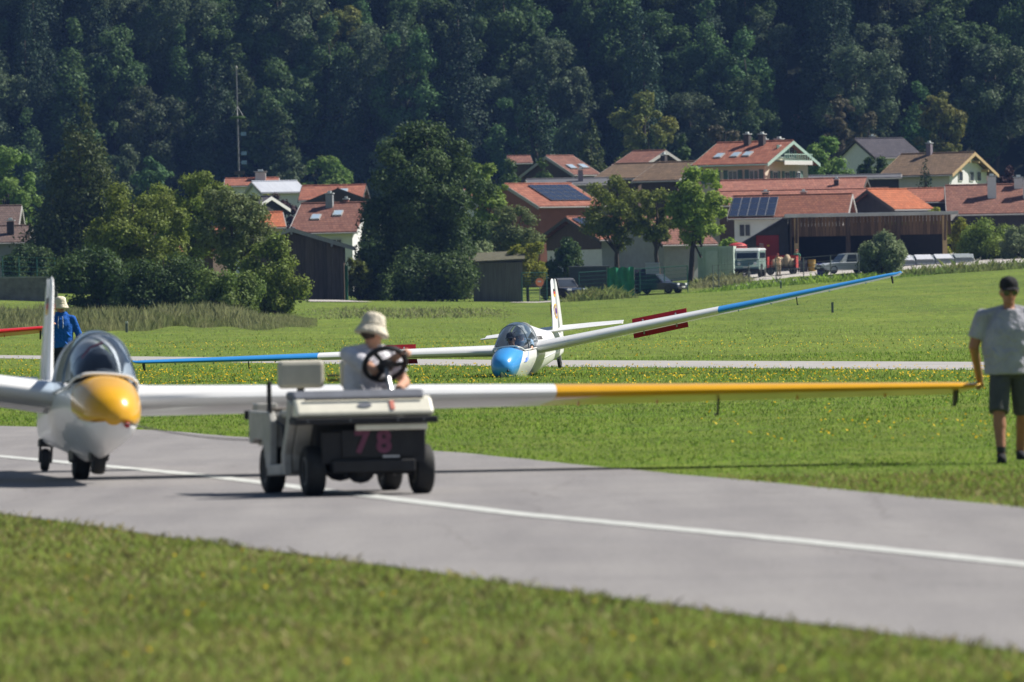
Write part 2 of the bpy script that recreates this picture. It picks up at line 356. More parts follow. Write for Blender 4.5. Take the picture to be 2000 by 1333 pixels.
o = blades('dry_grass', X, Y, .02 + r.random(len(X)) * .05, .008 + r.random(len(X)) * .005, GRD, 1.2, 3); tag(o, 'dry straw coloured blades among the short grass', 'grass', kind='stuff')
X, Y = scatter(220000, 66, 210, 0, seed=23); c = clump(X, Y, .6); k = (X > edge_x(RF, Y)) | (Y > 112); X, Y, c = X[k], Y[k], c[k]
o = blades('meadow_grass', X, Y, (.01 + .022 * c + r.random(len(X)) * .034) * np.clip(.6 + (Y - 70) / 120, .6, 1.4), .010 + r.random(len(X)) * .009, GR2, .8, 4); tag(o, 'green airfield grass between the taxiway and the far strip', 'grass', kind='stuff')
X, Y = scatter(130000, 205, 640, 0, seed=24); k = ~((Y > 600) & (X > 14)) & (r.random(len(X)) < np.clip((Y - 150) / 200, .3, 1)); X, Y = X[k], Y[k]
o = blades('far_meadow_grass', X, Y, .025 + r.random(len(X)) ** 3 * .08, .02 + r.random(len(X)) * .03, GR3, .7, 5, z0=-.02); tag(o, 'green meadow grass beyond the far strip', 'grass', kind='stuff')
# small yellow flowers
FL = leafmat('yellow_petals', (.75, .48, .015), (.85, .58, .03), .2, .3, 2, 0)
def flowers(name, X, Y, s, h, label, seed):
    r = np.random.default_rng(seed); n = len(X); Z = terr(X, Y) + h; c = np.stack([X, Y, Z], -1); vs = []
    tilt = r.normal(0, .5, (n, 2))
    for k in range(6):
        a = k * np.pi / 3; d = np.stack([np.cos(a) * s, np.sin(a) * s, (tilt[:, 0] * np.cos(a) + tilt[:, 1] * np.sin(a)) * s], -1); vs.append(c + d)
    V = np.stack(vs, 1).reshape(-1, 3); Fc = np.arange(n)[:, None] * 6 + np.arange(6)[None, :]
    o = bpy.data.objects.new(name, npmesh(name, V, Fc, FL, 6)); COL.objects.link(o); tag(o, label, 'flowers', kind='stuff')
def fl_pts(n, y0, y1, seed, dens, yp):
    X, Y = scatter(n, y0, y1, 1.0, seed=seed); r = np.random.default_rng(seed + 1)
    k = r.random(len(X)) < dens(X, Y); return X[k], Y[k]
def band(X, Y):
    xp = 1000 + X * F / Y; u = 579 - .019 * (xp - 1000) + HC * F / Y          # image height of the spot on flat ground
    b1 = np.exp(-((u - 738) / 24) ** 2) * 1.0 + np.exp(-((u - 677) / 8) ** 2) * .5 + .10 * np.exp(-((u - 800) / 40) ** 2) * (xp > 1300) * .6
    return b1 * .62 * np.clip(.05 + 1.3 * clump(X, Y, .35) * clump(X, Y, .9) * 1.5, 0, 1.2)
X, Y = fl_pts(70000, 100, 330, 31, band, 0); k = (X > edge_x(RF, Y) + .3) | (Y > 115); X, Y = X[k], Y[k]
r = np.random.default_rng(5)
flowers('yellow_flowers', X, Y, .011 + r.random(len(X)) * .009, .06 + r.random(len(X)) * .06, 'small yellow flowers scattered in the airfield grass', 41)
X, Y = scatter(170, 32, 62, 1.0, seed=33); k = X < edge_x(RN, Y) - .1
flowers('near_yellow_flowers', X[k], Y[k], .010 + 0 * X[k], .05 + 0 * X[k], 'a few yellow flowers in the near grass', 42)
X, Y = scatter(900, 70, 100, 1.0, seed=35); k = (X > edge_x(RF, Y) + .6) & (X > 2.2) & (Y > 84)
flowers('meadow_flowers', X[k], Y[k], .013 + 0 * X[k], .09 + 0 * X[k], 'yellow flowers in the grass behind the yellow wing', 43)
# tall reeds and weeds
RD = leafmat('reeds', (.26, .26, .13), (.18, .205, .08), .4, .45, .2, 0)
r = np.random.default_rng(77); n = 80000
xp = r.uniform(-60, 620, n); Y = 396 + 9 * np.sin(xp * .021) + 6 * np.sin(xp * .057 + 1) + 10 + 46 * r.random(n) ** .9; X = (xp - 1000) / F * Y
hh = (.2 + .8 * r.random(n) ** 1.6) * (.45 + .75 * clump(X, Y, .45)) * np.clip((Y - 388 - 9 * np.sin(xp * .021)) / 26, .2, 1) * np.clip((640 - xp) / 200, .12, 1)
o = blades('tall_reeds', X, Y, hh, .012 + .014 * r.random(n), RD, .45, 6); tag(o, 'tall olive grey reeds in front of the dark hedge trees', 'reeds', kind='stuff')
WD = leafmat('weeds', (.21, .22, .08), (.13, .19, .05), .45, .45, .3, 0)
def weeds(name, x0, x1, Y0, Y1, n, h, label, seed, mat=WD):
    r = np.random.default_rng(seed); q = r.beta(1.6, 1.6, n); xp = x0 + (x1 - x0) * q; Y = Y0 + (Y1 - Y0) * r.beta(1.5, 1.5, n); X = (xp - 1000) / F * Y
    o = blades(name, X, Y, (.12 + .88 * r.random(n) ** 1.5) * h * (.25 + .95 * clump(X, Y, 1.2)) * np.clip(5 * q * (1 - q), .25, 1), .035 + .05 * r.random(n), mat, 1.0, seed); tag(o, label, 'weeds', kind='stuff')
weeds('tall_weeds', 1085, 1250, 560, 572, 3500, 1.0, 'tall tangled weeds in front of the dark parked cars', 8)
weeds('verge_weeds', 1330, 1830, 584, 604, 8000, .6, 'leafy weeds along the yard edge', 9, GR2)
weeds('bank_weeds', 1700, 2060, 596, 606, 3500, .8, 'low weeds below the bushes at the right field edge', 10)
weeds('field_weeds', 560, 1040, 440, 505, 4500, .3, 'a strip of pale rough grass across the meadow', 12, RD)
weeds('slope_weeds', 1340, 1480, 604, 612, 2500, .9, 'yellow green weeds on the bank beneath the container', 13, RD)
# ================================================================== trees
BARK = M('bark', (.055, .042, .032), .9, .35, 3, bump=.6)
LM = dict(
    forest=leafmat('leaf_forest', (.055, .105, .036), (.09, .145, .046), .35, .3, .25, .3), forest2=leafmat('leaf_forest_grey', (.085, .128, .068), (.115, .15, .078), .35, .3, .25, .3),
    spruce=leafmat('leaf_spruce', (.025, .052, .03), (.04, .07, .036), .35, .15, .4, .2), autumn=leafmat('leaf_autumn', (.19, .18, .04), (.125, .16, .04), .35, .35, .3, .15), brown=leafmat('leaf_brown', (.115, .09, .06), (.09, .09, .05), .35, .3, .3, .15),
    hedge=leafmat('leaf_hedge', (.145, .20, .036), (.205, .25, .05), .4, .35, .3, .2), dark=leafmat('leaf_dark', (.05, .09, .026), (.085, .13, .036), .4, .3, .35, .1), olive=leafmat('leaf_olive', (.125, .165, .06), (.16, .185, .07), .35, .3, .5, .1),
    willow=leafmat('leaf_willow', (.18, .225, .11), (.21, .25, .12), .35, .35, .5, .1), maple=leafmat('leaf_maple', (.20, .30, .045), (.26, .34, .06), .35, .45, .5, .05), larch=leafmat('leaf_larch', (.06, .09, .028), (.085, .11, .034), .4, .25, .3, .1),
    green=leafmat('leaf_green', (.13, .215, .045), (.18, .25, .065), .35, .35, .4, .15), purple=leafmat('leaf_purple', (.045, .022, .025), (.06, .03, .03), .35, .25, .5, .1), yellow=leafmat('leaf_yellow', (.25, .25, .03), (.20, .235, .035), .35, .4, .6, .1))
def leaves(C, Rd, N, size, seed, squash=.8, jitter=.9, droop=0.0, elong=1.0, inner=.4):
    r = np.random.default_rng(seed); C = np.asarray(C); Rd = np.asarray(Rd)
    wgt = Rd[:, 0] * Rd[:, 2]; idx = r.choice(len(C), N, p=wgt / wgt.sum())
    d = r.normal(size=(N, 3)); d[:, 2] += .25; d /= np.linalg.norm(d, axis=1)[:, None]
    rad = inner + (1.08 - inner) * r.random(N) ** .6
    pos = C[idx] + d * Rd[idx] * rad[:, None] + r.normal(0, .2, (N, 3)) * Rd[idx]
    nrm = d + r.normal(0, jitter, (N, 3)) * .6; nrm[:, 2] += .25; nrm /= np.linalg.norm(nrm, axis=1)[:, None]
    t = np.cross(nrm, r.normal(size=(N, 3))); t[:, 2] -= droop; t /= np.linalg.norm(t, axis=1)[:, None]; b = np.cross(nrm, t)
    s = size * (.55 + .9 * r.random(N))[:, None]; t = t * s * elong; b = b * s * .62
    V = np.stack([pos - t, pos - b * .9 - t * .1, pos + t, pos + b * .9 - t * .1], 1).reshape(-1, 3)
    return V, np.arange(N * 4).reshape(-1, 4)
def lobes(kind, h, wd, seed, cb=.15):
    r = random.Random(seed); C = []; Rd = []; rx = wd / 2
    if kind == 'conifer':
        n = 13
        for i in range(n):
            t = i / (n - 1); z = h * (cb + (1 - cb) * t); rr = rx * (1 - t) ** .75 + .03 * wd
            k = max(1, int(7 * (1 - t)) + 1)
            for j in range(k):
                a = 2 * math.pi * (j / k) + r.random() * 1.5; q = rr * r.uniform(.45, .7)
                C.append((math.cos(a) * q, math.sin(a) * q, z + r.uniform(-.03, .03) * h)); Rd.append((rr * .5, rr * .5, h * .045 + rr * .12))
        return C, Rd
    if kind == 'column':
        for i in range(26):
            t = r.random(); z = h * (cb + (1 - cb) * t); rr = rx * (1 - (2 * t - .9) ** 2 * .55) * .7; a = r.uniform(0, 6.28); q = rr * r.uniform(.1, .8)
            s = rr * r.uniform(.45, .7); C.append((math.cos(a) * q, math.sin(a) * q, z - s)); Rd.append((s, s, s * 1.2))
        return C, Rd
    if kind == 'bush':
        for i in range(30):
            a = r.uniform(0, 6.28); q = math.sqrt(r.random()) * .78; zz = math.sqrt(max(0, 1 - q * q)); t = r.uniform(.05, .85); s = wd * r.uniform(.10, .17)
            C.append((math.cos(a) * q * rx, math.sin(a) * q * rx, max(s * .7, zz * t * h))); Rd.append((s, s, s * r.uniform(.75, 1.1)))
        return C, Rd
    hz = h * (1 - cb) / 2; zc = h - hz
    n = 70 if kind == 'full' else 52
    for i in range(n):
        while True:
            v = Vector((r.uniform(-1, 1), r.uniform(-1, 1), r.uniform(-1, 1)))
            if .25 < v.length < 1: break
        if kind == 'full' and v.z < 0: q_ = 1.0 / max(.45, math.sqrt(max(0.05, 1 - v.z * v.z))); v.x *= q_ * .92; v.y *= q_ * .92
        s = wd * r.uniform(.06, .15) * (1.15 - .35 * v.length); v *= .86
        C.append((v.x * rx, v.y * rx, zc + v.z * hz * (.98))); Rd.append((s, s, s * r.uniform(.7, 1.0)))
    return C, Rd
def crown_mesh(name, kind, h, wd, N, size, mat, seed, cb=.15, **k):
    C, Rd = lobes(kind, h, wd, seed, cb); V, Fc = leaves(C, Rd, N, size, seed, **k); return npmesh(name, V, Fc, mat), C
def trunk_mb(h, wd, C, seed, cb, thick=None, lean=0, limbs=7):
    r = random.Random(seed + 9); mb = MB(); t0 = thick or max(.06, h * .022); top = h * .82
    path = [(lean * (1 - k / 6) + r.uniform(-.01, .01) * h * (k > 0), r.uniform(-.01, .01) * h * (k > 0), top * k / 6 - (.15 if k == 0 else 0)) for k in range(7)]
    mb.tube(path, [t0 * (1.25 - .17 * k) for k in range(7)], 7)
    for q in r.sample(C, min(limbs, len(C))):
        z = max(h * cb * .8, q[2] * .55); a = Vector((0, 0, z)); b = Vector(q); mb.tube([a, a.lerp(b, .5) + Vector((0, 0, .04 * h)), b], [t0 * .45, t0 * .3, t0 * .12], 5)
    return mb
def tree(name, label, kind, xc, ytop, wpx, Y, mat, N=5000, size=.22, seed=1, cb=.12, group='', cat='tree', lean=0, thick=None, yb=None, **k):
    X = (xc - 1000) / F * Y; zb = tz(X, Y); zt = P(xc, ytop, Y).z; h = zt - zb; wd = wpx / px(Y); X = P(xc, (ytop + 560) / 2, Y).x
    t = thing(name, label, cat, (X, Y, zb), 0, group or None)
    me, C = crown_mesh('crown', kind, h, wd, int(N * 2.45), size * .62, LM[mat], seed, cb, **k)
    o = bpy.data.objects.new('crown' if cat == 'tree' else 'foliage', me); COL.objects.link(o); o.parent = t
    trunk_mb(h, wd, C, seed, cb, thick, lean).build('trunk' if cat == 'tree' else 'stem', BARK, t, True)
    return t
T = tree
T('broadleaf_tree', 'light green leafy tree cut by the left edge above the brown roof', 'round', 15, 262, 150, 720, 'green', 6000, .25, 1)
T('conifer_tree', 'tall dark larch like conifer at the left behind the hedge trees', 'conifer', 158, 196, 235, 620, 'larch', 14000, .2, 2, .06, elong=1.3, jitter=1.1)
T('shrub', 'blue green rounded shrub behind the grey wall at far left', 'bush', 50, 452, 125, 600, 'dark', 4500, .18, 3, cat='shrub')
T('broadleaf_tree', 'tallest yellow green tree at the top of the left hedge group', 'round', 372, 316, 190, 520, 'hedge', 9000, .17, 4, .25)
T('broadleaf_tree', 'broad olive green tree right of the larch in the hedge group', 'full', 262, 352, 230, 500, 'hedge', 11000, .17, 5, .1)
T('broadleaf_tree', 'open crowned tree with dark stems above the hidden red roof', 'round', 452, 352, 170, 490, 'olive', 6500, .16, 6, .3)
T('hedge_bush', 'dark bush at the left end of the hedge group', 'bush', 190, 470, 190, 480, 'dark', 8000, .16, 7, cat='bush')
T('hedge_bush', 'olive bush at the right end of the hedge beside the plank barn', 'bush', 535, 455, 150, 470, 'hedge', 8000, .15, 8, cat='bush')
T('hedge_bush', 'bright leaved low bush in the middle front of the hedge', 'bush', 440, 512, 160, 452, 'green', 7500, .14, 9, cat='bush')
T('hedge_bush', 'dark low bush left of the bright leaved bush in the hedge', 'bush', 320, 480, 190, 462, 'dark', 8500, .15, 10, cat='bush')
T('broadleaf_tree', 'big dark spreading tree in the middle, branches down to the meadow', 'full', 838, 208, 285, 590, 'dark', 24000, .21, 11, .02)
T('broadleaf_tree', 'yellowish green tree against the right side of the big dark tree', 'round', 948, 285, 105, 625, 'hedge', 5000, .2, 12, .15)
T('willow_shrub', 'grey green willow shrub right of the big dark tree', 'bush', 908, 436, 125, 606, 'willow', 7000, .15, 13, cat='shrub', elong=1.5)
T('broadleaf_tree', 'thin olive tree with bare twigs over the plank shed', 'round', 1003, 392, 140, 612, 'olive', 5000, .16, 14, .25, inner=.3)
T('small_tree', 'small yellow green tree beside the green gate frame', 'round', 1030, 462, 90, 600, 'yellow', 3500, .16, 15, .15)
T('laurel_bush', 'dark glossy round bush behind the dark off road car', 'bush', 1102, 452, 85, 632, 'dark', 5000, .17, 16, cat='bush')
T('sparse_tree', 'sparse tree with brownish leaves and a straight dark trunk', 'round', 1205, 342, 165, 640, 'hedge', 4600, .19, 17, .3, inner=.3)
T('sparse_tree', 'thin sparse tree just left of the bright green maple', 'round', 1282, 350, 105, 636, 'hedge', 2800, .19, 18, .35, inner=.3)
T('maple_tree', 'bright green maple tree beside the pale green container', 'round', 1368, 322, 150, 612, 'maple', 5200, .22, 19, .28, lean=-.9, thick=.2)
T('small_tree', 'small bright green sapling in front of the white wall', 'round', 1422, 466, 45, 632, 'maple', 700, .18, 20, .55)
T('shrub', 'rounded grey green shrub before the open barn', 'bush', 1722, 452, 105, 604, 'willow', 6500, .15, 21, cat='shrub', elong=1.4)
T('shrub', 'large olive shrub at the right end of the barn', 'bush', 1932, 418, 130, 622, 'hedge', 7000, .16, 22, cat='shrub')
T('shrub', 'silvery willow shrub cut by the right edge', 'bush', 1995, 436, 80, 616, 'willow', 4500, .15, 23, cat='shrub', elong=1.4)
T('climbing_plant', 'yellow green climbing plant on the right end of the barn roof', 'column', 1878, 415, 50, 640, 'yellow', 2500, .17, 24, .1, cat='plant')
T('garden_tree', 'round bright green tree between the cream house and the grey roof', 'full', 1612, 254, 115, 770, 'green', 8000, .24, 25, .1)
T('garden_tree', 'dark round tree before the grey roofed house', 'full', 1716, 290, 95, 760, 'dark', 5000, .24, 26, .1)
T('garden_tree', 'dark purple leaved tree at the right edge behind the chimneys', 'round', 1972, 316, 90, 745, 'purple', 3500, .22, 27, .1)
T('garden_pine', 'small flat layered dark pine before the moss brown roof', 'conifer', 1808, 300, 60, 718, 'spruce', 1500, .16, 28, .1)
T('garden_bush', 'small bright bush over the barn roof beside the orange roof', 'bush', 1828, 384, 66, 662, 'yellow', 2200, .18, 29, cat='bush')
T('garden_bush', 'green bush over the barn roof before the dark gable', 'bush', 1750, 396, 66, 662, 'green', 2200, .18, 30, cat='bush')
T('garden_tree', 'dark purple beech between the two left red roofs', 'round', 548, 366, 100, 705, 'purple', 3600, .2, 31, .1)
T('garden_tree', 'small yellowish tree under the pale metal roof', 'round', 520, 356, 55, 712, 'yellow', 1600, .2, 32, .1)
T('garden_tree', 'rounded mid green tree behind the small red roof left of centre', 'full', 640, 282, 130, 850, 'green', 6500, .28, 33, .1)
T('garden_tree', 'pale green tree to the right of the maypole', 'full', 565, 292, 105, 846, 'forest2', 5000, .28, 34, .1)
T('garden_tree', 'dark tree left of the maypole above the hedge', 'full', 300, 296, 110, 840, 'forest', 5000, .28, 35, .1)
T('garden_tree', 'grey green tree right behind the larch', 'full', 242, 262, 100, 850, 'forest2', 5000, .28, 36, .1)
T('spruce_tree', 'dark blue green spruce behind the brown hip roof', 'conifer', 1050, 116, 140, 880, 'spruce', 8000, .3, 37, .05)
T('spruce_tree', 'narrow dark spruce right of the hip roofed house', 'conifer', 1268, 236, 70, 830, 'spruce', 4000, .26, 38, .05)
T('spruce_tree', 'lighter conifer directly behind the hip roofed house', 'conifer', 1158, 232, 105, 840, 'larch', 6000, .28, 39, .05)
T('garden_tree', 'dark cypress like tree left of the cream house', 'column', 1334, 262, 62, 800, 'dark', 3500, .25, 40, .05)
T('garden_bush', 'dark bush left of the brown hip roof', 'column', 1062, 304, 95, 770, 'dark', 4500, .24, 41, .0, cat='bush')
T('garden_bush', 'dark bush at the left of the solar roof, behind the big tree', 'column', 1005, 312, 110, 775, 'dark', 5000, .24, 42, .0, cat='bush')
T('autumn_tree', 'yellow tinged tree on the wood edge above the brown roofs', 'round', 1262, 150, 150, 900, 'autumn', 6500, .3, 43, .1)
T('brown_tree', 'reddish brown tree just behind the cream house ridge', 'round', 1418, 208, 95, 880, 'brown', 4500, .28, 44, .1)
T('autumn_tree', 'yellow green tree on the wood edge above the moss brown roof', 'round', 1838, 156, 120, 905, 'autumn', 5500, .3, 45, .1)
T('brown_tree', 'pale brownish tree above the grey roofed house', 'round', 1640, 155, 85, 895, 'brown', 4500, .28, 46, .1)
T('brown_tree', 'pale brownish tree right of the hillside cottage', 'round', 1700, 205, 95, 890, 'brown', 4500, .28, 47, .1)
T('hedge_bush', 'dark green bush right of the plank barn under the big tree', 'bush', 742, 440, 110, 600, 'dark', 6000, .18, 48, cat='bush')

T('broadleaf_tree', 'dark slender tree squeezed against the left side of the big tree', 'column', 728, 392, 85, 612, 'dark', 4500, .2, 49, .0)
T('garden_shrub', 'loose green shrub between the plank barn and the big tree', 'bush', 702, 476, 62, 599, 'hedge', 2600, .16, 51, cat='shrub')
T('undergrowth', 'dark undergrowth at the foot of the big dark tree', 'bush', 838, 490, 190, 584, 'dark', 7000, .18, 50, cat='bush')
# ------------------------------------------------------------------ the wood on the hillside: individual trees, shared crowns
KINDS = []
for i, (kd, mt, h, wd, n) in enumerate((('round', 'forest', 17, 9.5, 5200), ('full', 'forest', 16, 9, 5600), ('round', 'forest2', 18, 10, 5200), ('column', 'forest', 19, 7, 4600), ('full', 'forest2', 15, 8, 5000), ('conifer', 'spruce', 21, 7.5, 5600), ('round', 'autumn', 15, 8, 4200), ('round', 'brown', 15, 8, 4200))):
    me, C = crown_mesh('wood_crown', kd, h, wd, int(n * 3.8), .175 if kd != 'conifer' else .16, LM[mt], 300 + i, .12); tm = trunk_mb(h, wd, C, 300 + i, .12, .22, 0, 5).mesh('wood_trunk', BARK, True); KINDS.append((me, tm, kd, mt))
WN = {'forest': ('broadleaf_tree', 'dark green broadleaf tree'), 'forest2': ('broadleaf_tree', 'greyish green broadleaf tree'), 'spruce': ('spruce_tree', 'pointed dark spruce'), 'autumn': ('broadleaf_tree', 'yellowing tree'), 'brown': ('broadleaf_tree', 'browning tree')}
SPOT = [(70, 'at the far left edge'), (210, 'above the larch'), (330, 'above the left hedge trees'), (430, 'just left of the maypole'), (520, 'just right of the maypole'), (640, 'above the left red roofs'), (740, 'left above the big dark tree'), (840, 'straight above the big dark tree'), (940, 'right above the big dark tree'), (1040, 'above the olive tree'), (1150, 'above the solar roof'), (1260, 'above the sparse trees'), (1340, 'above the bright maple'), (1440, 'above the left of the cream house'), (1530, 'above the cream house gable'), (1620, 'above the round garden tree'), (1720, 'above the grey roof'), (1830, 'above the moss brown roof'), (1930, 'above its wooden gable'), (9999, 'at the far right edge')]
def wood_label(mt, X, Y, zt):
    x = 1000 + X * F / Y; y = 579 - .019 * (x - 1000) - (zt - HC) * F / Y
    row = 'at the wood edge' if y > 190 else ('low in the wood' if y > 90 else ('halfway up the wood' if y > 0 else ('high in the wood' if y > -110 else 'topmost in the wood')))
    return WN[mt][1] + ' ' + row + ' ' + next(n_ for lim, n_ in SPOT if x < lim)
rw = random.Random(91); cnt = 0
for k in range(13):
    Y = 934 + k * 5.2; x = -74 + rw.uniform(-4, 0)
    while x < 74:
        i = rw.choices(range(8), (22, 20, 18, 13, 14, 10, 1.5, 1.5))[0]; me, tm, kd, mt = KINDS[i]; X = x + rw.uniform(-1.2, 1.2); yy = Y + rw.uniform(-2.6, 2.6)
        s = rw.uniform(.66, 1.22); z = tz(X, yy) - .5
        if abs(X - 33.6) < 3.2 and yy < 952: x += 6; continue
        t = thing(WN[mt][0], wood_label(mt, X, yy, z + 16 * s), 'tree', (X, yy, z), rw.uniform(0, 6.28), 'trees of the hillside wood'); t.scale = (s * rw.uniform(.85, 1.15), s * rw.uniform(.85, 1.15), s * rw.uniform(.85, 1.15))
        for me_, nm in ((me, 'crown'), (tm, 'trunk')): o = bpy.data.objects.new(nm, me_); COL.objects.link(o); o.parent = t
        x += rw.uniform(5.2, 8.8); cnt += 1
print('WOOD TREES', cnt)
# ================================================================== the village
def tilemat(name, a, b, rough=.8, scale=1.0):
    if name in MATS: return MATS[name]
    mt = bpy.data.materials.new(name); mt.use_nodes = True; n = mt.node_tree.nodes; l = mt.node_tree.links; bs = n['Principled BSDF']; tc = n.new('ShaderNodeTexCoord')
    def noise(s, d=5): q = n.new('ShaderNodeTexNoise'); q.inputs['Scale'].default_value = s; q.inputs['Detail'].default_value = d; q.inputs['Roughness'].default_value = .7; l.new(tc.outputs['Object'], q.inputs['Vector']); return q
    r = n.new('ShaderNodeValToRGB'); e = r.color_ramp.elements; e[0].position = .32; e[1].position = .68; e[0].color = (*a, 1); e[1].color = (*b, 1); l.new(noise(1.6 * scale, 8).outputs[0], r.inputs[0])
    br = n.new('ShaderNodeTexBrick'); br.inputs['Scale'].default_value = 1; br.inputs['Brick Width'].default_value = .28; br.inputs['Row Height'].default_value = .17; br.inputs['Mortar Size'].default_value = .018
    br.inputs['Color1'].default_value = (.75, .75, .75, 1); br.inputs['Color2'].default_value = (1.2, 1.15, 1.1, 1); br.inputs['Mortar'].default_value = (.42, .40, .40, 1)
    mp = n.new('ShaderNodeSeparateXYZ'); cb = n.new('ShaderNodeCombineXYZ'); l.new(tc.outputs['Object'], mp.inputs[0]); l.new(mp.outputs[0], cb.inputs[0]); l.new(mp.outputs[2], cb.inputs[1]); l.new(cb.outputs[0], br.inputs['Vector'])
    mx = n.new('ShaderNodeMix'); mx.data_type = 'RGBA'; mx.blend_type = 'MULTIPLY'; mx.inputs[0].default_value = .8; l.new(r.outputs[0], mx.inputs['A']); l.new(br.outputs[0], mx.inputs['B']); l.new(mx.outputs['Result'], bs.inputs['Base Color'])
    bs.inputs['Roughness'].default_value = rough; bs.inputs['Specular IOR Level'].default_value = .2
    bp = n.new('ShaderNodeBump'); bp.inputs['Strength'].default_value = .6; bp.inputs['Distance'].default_value = .04; l.new(br.outputs['Fac'], bp.inputs['Height']); bp.invert = True; l.new(bp.outputs[0], bs.inputs['Normal'])
    MATS[name] = mt; return mt
TILE = dict(red=tilemat('tiles_red', (.25, .085, .055), (.36, .155, .105)), brown=tilemat('tiles_brown', (.17, .065, .045), (.26, .11, .07)), moss=tilemat('tiles_moss', (.14, .10, .065), (.22, .15, .10)), orange=tilemat('tiles_orange', (.40, .12, .055), (.45, .16, .08)),
    umber=tilemat('tiles_umber', (.11, .075, .07), (.16, .115, .10)), slate=tilemat('slates', (.06, .055, .07), (.085, .08, .095)), dull=tilemat('tiles_dull', (.17, .075, .058), (.25, .125, .095)), metal=M('roof_metal', (.55, .57, .62), .5, .12, 1, metal=.2, aniso=(6, .2, 1)), dark=M('roof_dark', (.10, .10, .11), .7, .2, 1), pink=tilemat('tiles_pink', (.29, .115, .085), (.38, .18, .135)))
WALLS = dict(cream=M('wall_cream', (.62, .53, .42), .9, .08, 2), white=M('wall_white', (.66, .66, .66), .9, .06, 2), wood=M('wall_wood', (.075, .05, .035), .85, .35, 3, aniso=(6, 6, .3), bump=.4), plaster=M('wall_plaster', (.33, .33, .35), .9, .1, 2), rust=M('wall_rust', (.22, .09, .06), .9, .1, 2), dark=M('wall_dark', (.04, .035, .035), .9, .2, 2), greywood=M('wall_greywood', (.15, .145, .14), .9, .35, 2.5, aniso=(5, 5, .25), bump=.4))
TRIM = dict(mint=M('trim_mint', (.33, .46, .40), .7, .08), wood=M('trim_wood', (.45, .32, .17), .8, .15), dark=M('trim_dark', (.06, .05, .045), .8, .2), grey=M('trim_grey', (.34, .33, .32), .8, .15), white=M('trim_white', (.6, .6, .58), .7, .1))
GLASSW = M('window_glass', (.03, .04, .055), .12, .3, 2, spec=.7); SOLAR = M('solar_cell', (.018, .025, .05), .22, .2, 2, coat=.4, spec=.5); SOLFR = M('solar_frame', (.2, .21, .23), .4, .1)
SHUT = M('shutter_green', (.10, .17, .15), .8, .15); CHIM = dict(dark=M('chimney_dark', (.06, .05, .05), .8, .2), white=M('chimney_white', (.6, .6, .6), .8, .08), grey=M('chimney_grey', (.25, .27, .28), .7, .15), brick=M('chimney_brick', (.25, .11, .08), .9, .2), copper=M('chimney_copper', (.2, .17, .2), .7, .2)); CAPM = M('chimney_cap', (.5, .53, .53), .5, .15)
